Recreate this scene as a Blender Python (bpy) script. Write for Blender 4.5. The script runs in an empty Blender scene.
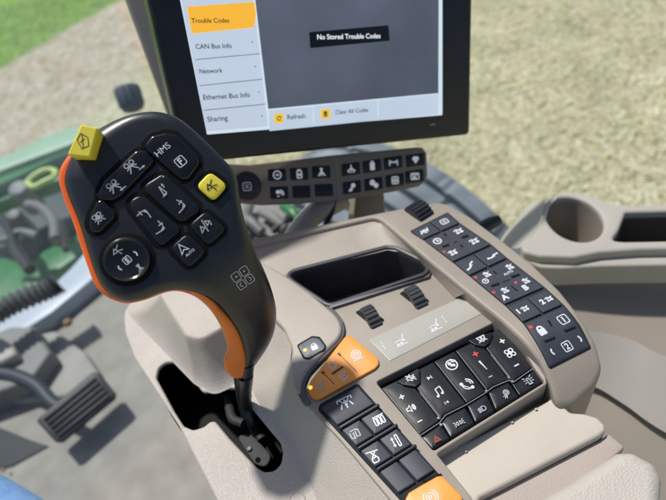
import bpy, bmesh, math, random
from mathutils import Vector as V, Matrix
from mathutils.geometry import delaunay_2d_cdt
random.seed(4)
C0 = V((0, 0, 1.05))
# ------------------------------------------------------------ camera frame
FOC = 500.0; PIT = math.radians(44); SS, CC = 123/520, 505/520
Fw = V((0, math.cos(PIT), -math.sin(PIT))); Dn = V((0, -math.sin(PIT), -math.cos(PIT))); Hz = V((1, 0, 0))
Xr = Dn*SS + Hz*CC; Yd = Dn*CC - Hz*SS
def ray(x, y): return Fw + Xr*((x-333)/FOC) + Yd*((y-250)/FOC)
def at(x, y, d): return C0 + ray(x, y)*d            # point at axial depth d
def hitz(x, y, z):
    r = ray(x, y); return C0 + r*((z-C0.z)/r.z)
class Surf:
    def __init__(s, O, u, v, drop=None):
        s.O = O; s.u = u.normalized(); s.v = (v - s.u*v.dot(s.u)).normalized(); s.n = s.u.cross(s.v); s.drop = drop
    def w(s, a, b, h=0.0):
        if s.drop: h = h + s.drop(a, b)
        return s.O + s.u*a + s.v*b + s.n*h
    def px(s, x, y, h=0.0):
        r = ray(x, y); rn = r.dot(s.n); dd = 0.0
        for i in range(25 if s.drop else 1):
            t = ((s.O - C0).dot(s.n) + h + dd)/rn
            p = C0 + r*t - s.O; a, b = p.dot(s.u), p.dot(s.v)
            if s.drop: dd = dd*0.4 + s.drop(a, b)*0.6
        return (a, b)
    def poly(s, pts, h=0.0): return [s.px(x, y, h) for x, y in pts]
def Z(x0, y0, k): return lambda *p: [(x0+a/k, y0+b/k) for a, b in p]
KZ = C0.z - 0.34
ua = math.radians(14)
K = Surf(V((0, 0.25, KZ)), V((math.cos(ua), math.sin(ua), 0)), V((-math.sin(ua), math.cos(ua), 0)))
# right hand key rail: same plane but curling down towards the driver
b0 = K.px(527, 335)[1]
def rs_drop(a, b): return -7.0*(max(0.0, b0-b))**2
RS = Surf(K.O, K.u, K.v, rs_drop)
# lever head
def plane_from(px1, px2, P, n):
    def h(x, y):
        r = ray(x, y); return C0 + r*((P-C0).dot(n)/r.dot(n))
    return (h(*px2)-h(*px1))
JP = at(150, 210, 0.30)
jn = (-(ray(150, 210).normalized())*0.9 + V((0, 0, 1))*0.22 + V((-0.06, 0, 0))).normalized()
ju = plane_from((150, 210), (157.7, 203.6), JP, jn).normalized()
jv = jn.cross(ju)
def j_drop(a, b): return -7.5*(max(0.0, -0.030-b))**2
J = Surf(JP, ju, jv, j_drop)
# display
yw, pt = math.radians(20), math.radians(22)
dn_ = V((math.sin(yw)*math.cos(pt), -math.cos(yw)*math.cos(pt), math.sin(pt)))
DP = at(333, 160, 0.42/ (ray(333, 160).y))
du = plane_from((215, 158.5), (470, 132), DP, dn_).normalized()
DS = Surf(DP, du, dn_.cross(du))
# switch bar below the display
bn = (dn_*0.9 + V((0, 0, 0.15))).normalized()
BP = at(340, 185, 0.43/ray(340, 185).y)
bu = plane_from((256, 206), (400, 193), BP, bn).normalized()
BS = Surf(BP, bu, bn.cross(bu))

# ------------------------------------------------------------ materials
def mat(name, col, rough=0.5, bump=0.0, bscale=400, var=0.0, vscale=30, metal=0.0, dust=0.0, dustcol=(0.5, 0.47, 0.42), spec=0.5,
        emis=0.0, coat=0.0, grain=None, speck=0.0, sscale=1300, trans=0.0):
    m = bpy.data.materials.new(name); m.use_nodes = True; nt = m.node_tree; N = nt.nodes; L = nt.links
    p = N['Principled BSDF']
    p.inputs['Base Color'].default_value = (*col, 1); p.inputs['Roughness'].default_value = rough; p.inputs['Metallic'].default_value = metal
    p.inputs['Specular IOR Level'].default_value = spec; p.inputs['Coat Weight'].default_value = coat
    if trans: p.inputs['Transmission Weight'].default_value = trans
    tc = N.new('ShaderNodeTexCoord'); out = None
    if var or dust:
        nz = N.new('ShaderNodeTexNoise'); nz.inputs['Scale'].default_value = vscale; nz.inputs['Detail'].default_value = 5
        L.new(tc.outputs['Object'], nz.inputs['Vector'])
        mr = N.new('ShaderNodeMapRange'); mr.inputs['From Min'].default_value = .3; mr.inputs['From Max'].default_value = .7
        mr.inputs['To Min'].default_value = 1-var; mr.inputs['To Max'].default_value = 1+var
        L.new(nz.outputs['Fac'], mr.inputs['Value'])
        mx = N.new('ShaderNodeVectorMath'); mx.operation = 'SCALE'; mx.inputs[0].default_value = col
        L.new(mr.outputs[0], mx.inputs['Scale']); out = mx.outputs[0]
        if speck:
            n3 = N.new('ShaderNodeTexNoise'); n3.inputs['Scale'].default_value = sscale; n3.inputs['Detail'].default_value = 2; L.new(tc.outputs['Object'], n3.inputs['Vector'])
            m3 = N.new('ShaderNodeMapRange'); m3.inputs['From Min'].default_value = .32; m3.inputs['From Max'].default_value = .68; m3.inputs['To Min'].default_value = 1-speck; m3.inputs['To Max'].default_value = 1+speck
            L.new(n3.outputs['Fac'], m3.inputs['Value']); x3 = N.new('ShaderNodeVectorMath'); x3.operation = 'SCALE'; L.new(out, x3.inputs[0]); L.new(m3.outputs[0], x3.inputs['Scale']); out = x3.outputs[0]
        if dust:
            d1 = N.new('ShaderNodeTexNoise'); d1.inputs['Scale'].default_value = 2600; d1.inputs['Detail'].default_value = 2
            d2 = N.new('ShaderNodeTexNoise'); d2.inputs['Scale'].default_value = 60; d2.inputs['Detail'].default_value = 4
            for d in (d1, d2): L.new(tc.outputs['Object'], d.inputs['Vector'])
            r1 = N.new('ShaderNodeMapRange'); r1.inputs['From Min'].default_value = .66; r1.inputs['From Max'].default_value = .74
            L.new(d1.outputs['Fac'], r1.inputs['Value'])
            r2 = N.new('ShaderNodeMapRange'); r2.inputs['From Min'].default_value = .42; r2.inputs['From Max'].default_value = .75
            r2.inputs['To Max'].default_value = .22
            L.new(d2.outputs['Fac'], r2.inputs['Value'])
            ad = N.new('ShaderNodeMath'); ad.operation = 'ADD'; L.new(r1.outputs[0], ad.inputs[0]); L.new(r2.outputs[0], ad.inputs[1])
            mu = N.new('ShaderNodeMath'); mu.operation = 'MULTIPLY'; mu.inputs[1].default_value = dust; L.new(ad.outputs[0], mu.inputs[0])
            mm = N.new('ShaderNodeMix'); mm.data_type = 'RGBA'; L.new(mu.outputs[0], mm.inputs[0]); L.new(out, mm.inputs[6])
            mm.inputs[7].default_value = (*dustcol, 1); out = mm.outputs[2]
            ra = N.new('ShaderNodeMath'); ra.operation = 'ADD'; ra.inputs[1].default_value = rough; L.new(mu.outputs[0], ra.inputs[0]); L.new(ra.outputs[0], p.inputs['Roughness'])
        L.new(out, p.inputs['Base Color'])
    if emis:
        if out: L.new(out, p.inputs['Emission Color'])
        else: p.inputs['Emission Color'].default_value = (*col, 1)
        p.inputs['Emission Strength'].default_value = emis
    if bump:
        if grain == 'leather':
            t = N.new('ShaderNodeTexVoronoi'); t.inputs['Scale'].default_value = bscale; o = t.outputs['Distance']
        else:
            t = N.new('ShaderNodeTexNoise'); t.inputs['Scale'].default_value = bscale; t.inputs['Detail'].default_value = 3; o = t.outputs['Fac']
        L.new(tc.outputs['Object'], t.inputs['Vector'])
        b = N.new('ShaderNodeBump'); b.inputs['Strength'].default_value = bump; b.inputs['Distance'].default_value = 0.0004
        L.new(o, b.inputs['Height']); L.new(b.outputs[0], p.inputs['Normal'])
    return m
M = {}
M['taupe'] = mat('shaded_taupe_plastic', (.285, .248, .205), .46, .35, 1900, .09, 14, dust=.3, speck=.09, sscale=1500)  # tone lowered to hold the patchy shading over deck and rail
M['plat'] = mat('lit_taupe_plastic', (.375, .335, .285), .48, .35, 1900, .07, 14, dust=.3, speck=.08, sscale=1500)  # lighter copy of the taupe, for the better lit platform
M['gate'] = mat('grained_light_plastic', (.43, .395, .35), .46, .6, 1250, .06, 25, dust=.35, grain='leather', speck=.10, sscale=1300)
M['cream'] = mat('cream_plastic', (.49, .44, .37), .5, .1, 2200, .06, 18, dust=.25, speck=.03)
M['taupe_d'] = mat('dark_taupe_plastic', (.27, .235, .195), .6, .2, 1800, .06, 12, grain='leather')
M['taupe_b'] = mat('bar_taupe_plastic', (.22, .182, .148), .42, .15, 2000, .05, 30)
M['rim'] = mat('shaded_grey_rim', (.085, .085, .09), .5, .2, 1500, .05, 60, dust=.2)
M['black'] = mat('black_plastic', (.009, .011, .015), .36, .12, 2200, .1, 60, dust=.07)
M['soft'] = mat('soft_black_grip', (.008, .0105, .015), .34, .12, 3000, .1, 40, dust=.04, spec=.6)
M['gloss'] = mat('gloss_black_plastic', (.006, .007, .009), .16, 0, dust=.06, var=.05)
M['key'] = mat('key_black_plastic', (.008, .010, .014), .30, .1, 2500, .1, 80, dust=.05, spec=.35)
M['slate'] = mat('slate_key_plastic', (.030, .036, .050), .5, .12, 2500, .1, 80, dust=.08, spec=.4)
M['slated'] = mat('slate_divider', (.018, .021, .027), .4, 0)
M['void'] = mat('void_black', (.003, .003, .0035), .6, spec=.15)
M['orange'] = mat('orange_plastic', (.86, .30, .035), .42, .1, 2000, .05, 60, dust=.15)
M['orange_red'] = mat('orange_red_plastic', (.82, .13, .02), .38, .1, 2000, .05, 60)
M['yellow'] = mat('yellow_plastic', (.76, .64, .05), .5, .12, 2200, .06, 200, dust=.15)
M['icon'] = mat('white_print', (.60, .62, .65), .5, var=.18, vscale=900)
M['icong'] = mat('grey_print', (.38, .40, .43), .5)
M['iconk'] = mat('black_print', (.02, .02, .02), .5)
M['iconr'] = mat('red_print', (.62, .05, .05), .5)
M['iconrd'] = mat('dark_red_print', (.25, .015, .015), .5)
M['led'] = mat('amber_indicator', (1.0, .55, .05), .3, emis=1.2)
M['ledr'] = mat('red_indicator', (.55, .07, .08), .25, emis=.05)
M['trig'] = mat('trigger_orange', (.88, .23, .035), .42, .1, 2000, .08, 60, dust=.1)
M['wheel'] = mat('ribbed_wheel_black', (.055, .056, .06), .22, dust=.1)
M['bicon'] = mat('added_glow_print', (.80, .82, .84), .5, emis=.22)  # slight glow added so the bar prints stay bright in shade
M['silver'] = mat('satin_trim', (.30, .32, .35), .35, metal=.5)
M['label'] = mat('grey_green_label', (.37, .365, .32), .34, .05, 2000, .04, 40, dust=.2)
M['screen_dark'] = mat('screen_dark_area', (.075, .085, .115), .18, emis=.95, var=.38, vscale=6)  # uneven tone imitates the soft reflection smudge on the glass
M['screen_panel'] = mat('screen_panel', (.52, .60, .70), .2, emis=.75, var=.05, vscale=9)
M['screen_edge'] = mat('screen_edge', (.74, .85, .92), .2, emis=.6)
M['screen_div'] = mat('screen_divider', (.16, .19, .22), .3, emis=.3)
M['screen_orange'] = mat('screen_orange', (.88, .44, .035), .2, emis=.8)
M['screen_yellow'] = mat('screen_yellow', (.9, .55, .04), .2, emis=.7)
M['screen_text'] = mat('screen_text', (.03, .035, .045), .3)
M['screen_black'] = mat('screen_black', (.004, .004, .006), .2)
M['screen_white'] = mat('screen_white_text', (.9, .92, .95), .2, emis=.8)
M['bezel'] = mat('bezel_black', (.010, .010, .012), .33, .05, 1500, .1, 30, dust=.04)
M['pad'] = mat('grained_pad_vinyl', (.45, .42, .37), .55, .7, 900, .05, 30, grain='leather')
M['mat'] = mat('rubber_floor_mat', (.27, .255, .225), .85, 1.0, 350, .16, 16, dust=.4, dustcol=(.35, .32, .26))
M['pedal'] = mat('pedal_rubber', (.016, .018, .022), .5, .2, 600, .15, 30, dust=.15)
M['paint_d'] = mat('dark_grey_metal', (.19, .19, .18), .6, .2, 300, .1, 10, dust=.3)
M['green'] = mat('green_paint', (.02, .15, .045), .35, 0, var=.1, vscale=6, dust=.3, dustcol=(.4, .45, .35))
M['greenp'] = mat('pale_green_edge', (.26, .40, .27), .4, var=.08, vscale=8)
M['lime'] = mat('lime_paint', (.42, .55, .16), .4, var=.1, vscale=20)
M['steel'] = mat('dusty_steel', (.13, .145, .145), .55, var=.2, vscale=20)
M['hose'] = mat('grey_hose', (.13, .135, .135), .5, var=.1, vscale=20)
M['sill'] = mat('pale_sill', (.40, .45, .50), .35, var=.08, vscale=8)
M['post'] = mat('taupe_post_paint', (.15, .145, .135), .55, .1, 1800, .05, 10)
M['tyre'] = mat('dusty_hazed_rubber', (.17, .205, .235), .75, .8, 60, .3, 9)  # dusty rubber, with the glass haze put into its bluish colour
M['tyred'] = mat('tyre_groove', (.035, .045, .055), .8)
M['knob'] = mat('blue_grey_rubber', (.09, .11, .14), .5, var=.1)
M['beige'] = mat('beige_trim', (.38, .36, .315), .6, .2, 1500, .06, 8)
M['skirt'] = mat('dark_green_glass_edge', (.10, .16, .14), .3, var=.1)

def denim():
    m = bpy.data.materials.new('blue_denim'); m.use_nodes = True; nt = m.node_tree; N = nt.nodes; L = nt.links; p = N['Principled BSDF']
    tc = N.new('ShaderNodeTexCoord'); mp = N.new('ShaderNodeMapping'); mp.inputs['Rotation'].default_value = (0, 0, .7)
    w = N.new('ShaderNodeTexWave'); w.inputs['Scale'].default_value = 120; w.inputs['Distortion'].default_value = 1.5
    n = N.new('ShaderNodeTexNoise'); n.inputs['Scale'].default_value = 90; n.inputs['Detail'].default_value = 6
    L.new(tc.outputs['Object'], mp.inputs[0]); L.new(mp.outputs[0], w.inputs['Vector']); L.new(tc.outputs['Object'], n.inputs['Vector'])
    a = N.new('ShaderNodeMath'); a.operation = 'MULTIPLY'; L.new(w.outputs['Fac'], a.inputs[0]); L.new(n.outputs['Fac'], a.inputs[1])
    r = N.new('ShaderNodeValToRGB'); r.color_ramp.elements[0].color = (.05, .15, .42, 1); r.color_ramp.elements[1].color = (.30, .52, .85, 1)
    r.color_ramp.elements[1].position = .42
    L.new(a.outputs[0], r.inputs[0]); L.new(r.outputs[0], p.inputs['Base Color']); p.inputs['Roughness'].default_value = .9
    b = N.new('ShaderNodeBump'); b.inputs['Strength'].default_value = .6; b.inputs['Distance'].default_value = .0006; L.new(a.outputs[0], b.inputs['Height']); L.new(b.outputs[0], p.inputs['Normal'])
    return m
M['denim'] = denim()

# ------------------------------------------------------------ mesh helpers
def area(p): return sum(p[i-1][0]*p[i][1]-p[i][0]*p[i-1][1] for i in range(len(p)))/2
def ccw(p): return list(p) if area(p) > 0 else list(reversed(p))
def rnd(p, r, seg=5):
    """round the corners of a 2D polygon"""
    n = len(p); out = []
    if r <= 0: return list(p)
    for i in range(n):
        a, b, c = V(p[i-1]), V(p[i]), V(p[(i+1) % n])
        d1, d2 = (a-b), (c-b); l1, l2 = d1.length, d2.length
        if l1 < 1e-7 or l2 < 1e-7: continue
        d1 /= l1; d2 /= l2
        ang = math.acos(max(-1, min(1, d1.dot(d2))))
        if ang > 3.0: out.append((b.x, b.y)); continue
        t = min(r/math.tan(ang/2), l1*.48, l2*.48)
        p0, p2 = b+d1*t, b+d2*t
        for k in range(seg+1):
            s = k/seg; q = p0*(1-s)**2 + b*2*s*(1-s) + p2*s*s; out.append((q.x, q.y))
    return out
def offset(p, d):
    """move a CCW loop inwards by d"""
    n = len(p); o = []
    for i in range(n):
        a, b, c = V(p[i-1]), V(p[i]), V(p[(i+1) % n])
        e1 = (b-a); e2 = (c-b)
        if e1.length < 1e-9: e1 = e2
        if e2.length < 1e-9: e2 = e1
        e1 = e1.normalized(); e2 = e2.normalized(); n1 = V((-e1.y, e1.x)); n2 = V((-e2.y, e2.x)); m = n1+n2
        if m.length < 1e-6: m = n1
        m = m.normalized(); k = d/max(.45, m.dot(n1)); o.append((b.x+m.x*k, b.y+m.y*k))
    return o
def inside(pt, p):
    x, y = pt; c = False; j = len(p)-1
    for i in range(len(p)):
        if (p[i][1] > y) != (p[j][1] > y) and x < (p[j][0]-p[i][0])*(y-p[i][1])/(p[j][1]-p[i][1])+p[i][0]: c = not c
        j = i
    return c
def dist(pt, p):
    q = V(pt); best = 1e9
    for i in range(len(p)):
        a, b = V(p[i-1]), V(p[i]); ab = b-a; l = ab.length_squared
        t = 0 if l < 1e-14 else max(0, min(1, (q-a).dot(ab)/l)); d = (a+ab*t-q).length
        if d < best: best = d
    return best
def dense(p, step, closed=True):
    o = []; n = len(p)
    for i in range(n if closed else n-1):
        a, b = V(p[i]), V(p[(i+1) % n]); k = max(1, int((b-a).length/step))
        for j in range(k): q = a+(b-a)*(j/k); o.append(tuple(q))
    if not closed: o.append(tuple(p[-1]))
    return o
def cr(pts, m, closed=False):
    """Catmull-Rom through points (any dimension)"""
    P = [V(p) for p in pts]; n = len(P); o = []
    rng = range(n) if closed else range(n-1)
    for i in rng:
        p1, p2 = P[i], P[(i+1) % n]
        p0 = P[i-1] if (closed or i > 0) else p1*2-p2
        p3 = P[(i+2) % n] if (closed or i < n-2) else p2*2-p1
        for k in range(m):
            t = k/m; o.append(0.5*((2*p1)+(p2-p0)*t+(2*p0-5*p1+4*p2-p3)*t*t+(3*p1-p0-3*p2+p3)*t**3))
    if not closed: o.append(P[-1].copy())
    return o
def fill(loops, extra=()):
    vs = []; es = []
    for lp in loops:
        s = len(vs); vs += [V(q) for q in lp]; es += [(s+i, s+(i+1) % len(lp)) for i in range(len(lp))]
    vs += [V(q) for q in extra]
    r = delaunay_2d_cdt(vs, es, [], 0, 1e-7)
    ov = [tuple(v) for v in r[0]]; fs = []
    for f in r[2]:
        c = (sum(ov[i][0] for i in f)/len(f), sum(ov[i][1] for i in f)/len(f))
        if inside(c, loops[0]) and not any(inside(c, h) for h in loops[1:]):
            f = list(f)
            if area([ov[i] for i in f]) < 0: f.reverse()
            fs.append(f)
    return ov, fs
class MB:
    def __init__(s): s.v = []; s.f = []
    def add(s, vs, fs):
        k = len(s.v); s.v += [V(q) for q in vs]; s.f += [[i+k for i in f] for f in fs]; return s
    def loopband(s, A, B):                       # band between closed loops of equal length
        n = len(A); return s.add(list(A)+list(B), [(i, (i+1) % n, n+(i+1) % n, n+i) for i in range(n)])
    def slab(s, S, outer, holes=(), top=0.0, deep=.005, r=.0008, seg=3, step=None, pillow=0.0, bottom=False):
        outer = ccw(outer); holes = [ccw(h) for h in holes]
        if step: outer = dense(outer, step); holes = [dense(h, step) for h in holes]
        loops = []
        for lp, sg in [(outer, 1)]+[(h, -1) for h in holes]:
            rings = [(lp, top-deep), (lp, top-r)] if r < deep else [(lp, top-r)]
            for k in range(1, seg+1):
                th = math.pi/2*k/seg
                rings.append((offset(lp, sg*r*(1-math.cos(th))), top-r+r*math.sin(th)))
            if r <= 0: rings = [(lp, top-deep), (lp, top)]
            for (A, ha), (B, hb) in zip(rings, rings[1:]):
                a = [S.w(x, y, ha) for x, y in A]; b = [S.w(x, y, hb) for x, y in B]
                if sg < 0: a.reverse(); b.reverse()
                s.loopband(a, b)
            loops.append(rings[-1][0])
        extra = []
        if step or pillow:
            st = step or .004
            xs = [q[0] for q in outer]; ys = [q[1] for q in outer]
            x = min(xs)
            while x < max(xs):
                y = min(ys)
                while y < max(ys):
                    if inside((x, y), loops[0]) and dist((x, y), loops[0]) > st*.4 and not any(inside((x, y), h) or dist((x, y), h) < st*.4 for h in loops[1:]): extra.append((x, y))
                    y += st
                x += st
        ov, fs = fill(loops, extra)
        if pillow:
            hh = [top + pillow*(1-math.exp(-dist(q, loops[0])/.003)) for q in ov]
        else: hh = [top]*len(ov)
        s.add([S.w(q[0], q[1], h) for q, h in zip(ov, hh)], fs)
        if bottom:
            ov, fs = fill([outer]+holes); s.add([S.w(q[0], q[1], top-deep) for q in ov], [f[::-1] for f in fs])
        return s
    def loft(s, loops, cap=True, capb=False):    # world-space loops, same counts
        for A, B in zip(loops, loops[1:]): s.loopband(A, B)
        n = len(loops[-1])
        if cap: s.add(loops[-1], [list(range(n))])
        if capb: s.add(loops[0], [list(range(n))[::-1]])
        return s
    def grid(s, rows):
        n = len(rows[0]); vs = [p for r in rows for p in r]
        return s.add(vs, [(i*n+j, i*n+j+1, (i+1)*n+j+1, (i+1)*n+j) for i in range(len(rows)-1) for j in range(n-1)])
    def patch(s, rows, m=6, k=6):
        R = [cr(r, m) for r in rows]; cols = [cr([r[j] for r in R], k) for j in range(len(R[0]))]
        return s.grid([[c[i] for c in cols] for i in range(len(cols[0]))])
    def tube(s, pts, rad, n=14, m=6, caps=True):
        P = cr(pts, m); rr = [V((r, 0, 0)) for r in (rad if hasattr(rad, '__len__') else [rad]*len(pts))]; rr = [q.x for q in cr(rr, m)]
        up = V((0, 0, 1)); loops = []
        for i, p in enumerate(P):
            t = (P[min(i+1, len(P)-1)]-P[max(i-1, 0)]).normalized()
            if abs(t.dot(up)) > .95: up = V((1, 0, 0))
            x = t.cross(up).normalized(); y = x.cross(t)
            loops.append([p+(x*math.cos(2*math.pi*k/n)+y*math.sin(2*math.pi*k/n))*rr[i] for k in range(n)])
        return s.loft([l[::-1] for l in loops], caps, caps)
    def lathe(s, O, ax, prof, n=40, x=None):     # prof = [(radius, along axis)]
        ax = ax.normalized(); x = (x or V((1, 0, 0))); x = (x-ax*x.dot(ax)).normalized(); y = ax.cross(x)
        loops = [[O+ax*h+(x*math.cos(2*math.pi*k/n)+y*math.sin(2*math.pi*k/n))*r for k in range(n)] for r, h in prof]
        return s.loft(loops, prof[-1][0] > 1e-5, False)
    def box(s, O, X, Y, Zv, b=0.0):              # O centre, half-extent vectors
        vs = [O+X*i+Y*j+Zv*k for i in (-1, 1) for j in (-1, 1) for k in (-1, 1)]
        return s.add(vs, [(0, 1, 3, 2), (4, 6, 7, 5), (0, 4, 5, 1), (2, 3, 7, 6), (0, 2, 6, 4), (1, 5, 7, 3)])
    def ribbon(s, S, pts, w, h, closed=False):
        n = len(pts); L = []; R = []
        P = [V(p) for p in pts]
        for i in range(n):
            a = P[i-1] if (i > 0 or closed) else None; c = P[(i+1) % n] if (i < n-1 or closed) else None
            e1 = (P[i]-a) if a is not None else (c-P[i]); e2 = (c-P[i]) if c is not None else e1
            if e1.length < 1e-9: e1 = e2
            if e2.length < 1e-9: e2 = e1
            e1 = e1.normalized(); e2 = e2.normalized(); m = V((-e1.y-e2.y, e1.x+e2.x))
            m = m.normalized() if m.length > 1e-6 else V((-e1.y, e1.x))
            k = w/2/max(.5, m.dot(V((-e1.y, e1.x)))); L.append(P[i]+m*k); R.append(P[i]-m*k)
        vs = [S.w(q.x, q.y, h) for q in L]+[S.w(q.x, q.y, h) for q in R]
        return s.add(vs, [(i, n+i, n+(i+1) % n, (i+1) % n) for i in range(n if closed else n-1)])
    def build(s, name, m, parent=None, smooth=35, bevel=0, subsurf=0):
        me = bpy.data.meshes.new(name)
        org = parent['_o'] if (parent and '_o' in parent) else None
        o = bpy.data.objects.new(name, me); bpy.context.scene.collection.objects.link(o)
        w = V(parent['_w']) if parent else V((0, 0, 0))
        if not parent:
            w = sum(s.v, V((0, 0, 0)))/len(s.v); o.location = w
        me.from_pydata([q-w for q in s.v], [], s.f); me.materials.append(m if not isinstance(m, str) else M[m])
        bm = bmesh.new(); bm.from_mesh(me); bmesh.ops.remove_doubles(bm, verts=bm.verts, dist=2e-6)
        bm.to_mesh(me); bm.free()
        for p in me.polygons: p.use_smooth = True
        me.set_sharp_from_angle(angle=math.radians(smooth))
        if parent: o.parent = parent; o['_w'] = w
        else: o['_w'] = w
        if bevel:
            b = o.modifiers.new('bevel', 'BEVEL'); b.width = bevel; b.segments = 3; b.limit_method = 'ANGLE'; b.angle_limit = .6
        if subsurf:
            b = o.modifiers.new('sub', 'SUBSURF'); b.levels = subsurf; b.render_levels = subsurf
        return o
def thing(name, label, cat, loc, group=None):
    o = bpy.data.objects.new(name, None); bpy.context.scene.collection.objects.link(o); o.location = loc; o.empty_display_size = .02
    o['_w'] = V(loc); return tag(o, label, cat, group)
def tag(o, label=None, cat=None, group=None, kind=None):
    for k, v in (('label', label), ('category', cat), ('group', group), ('kind', kind)):
        if v: o[k] = v
    return o

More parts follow.
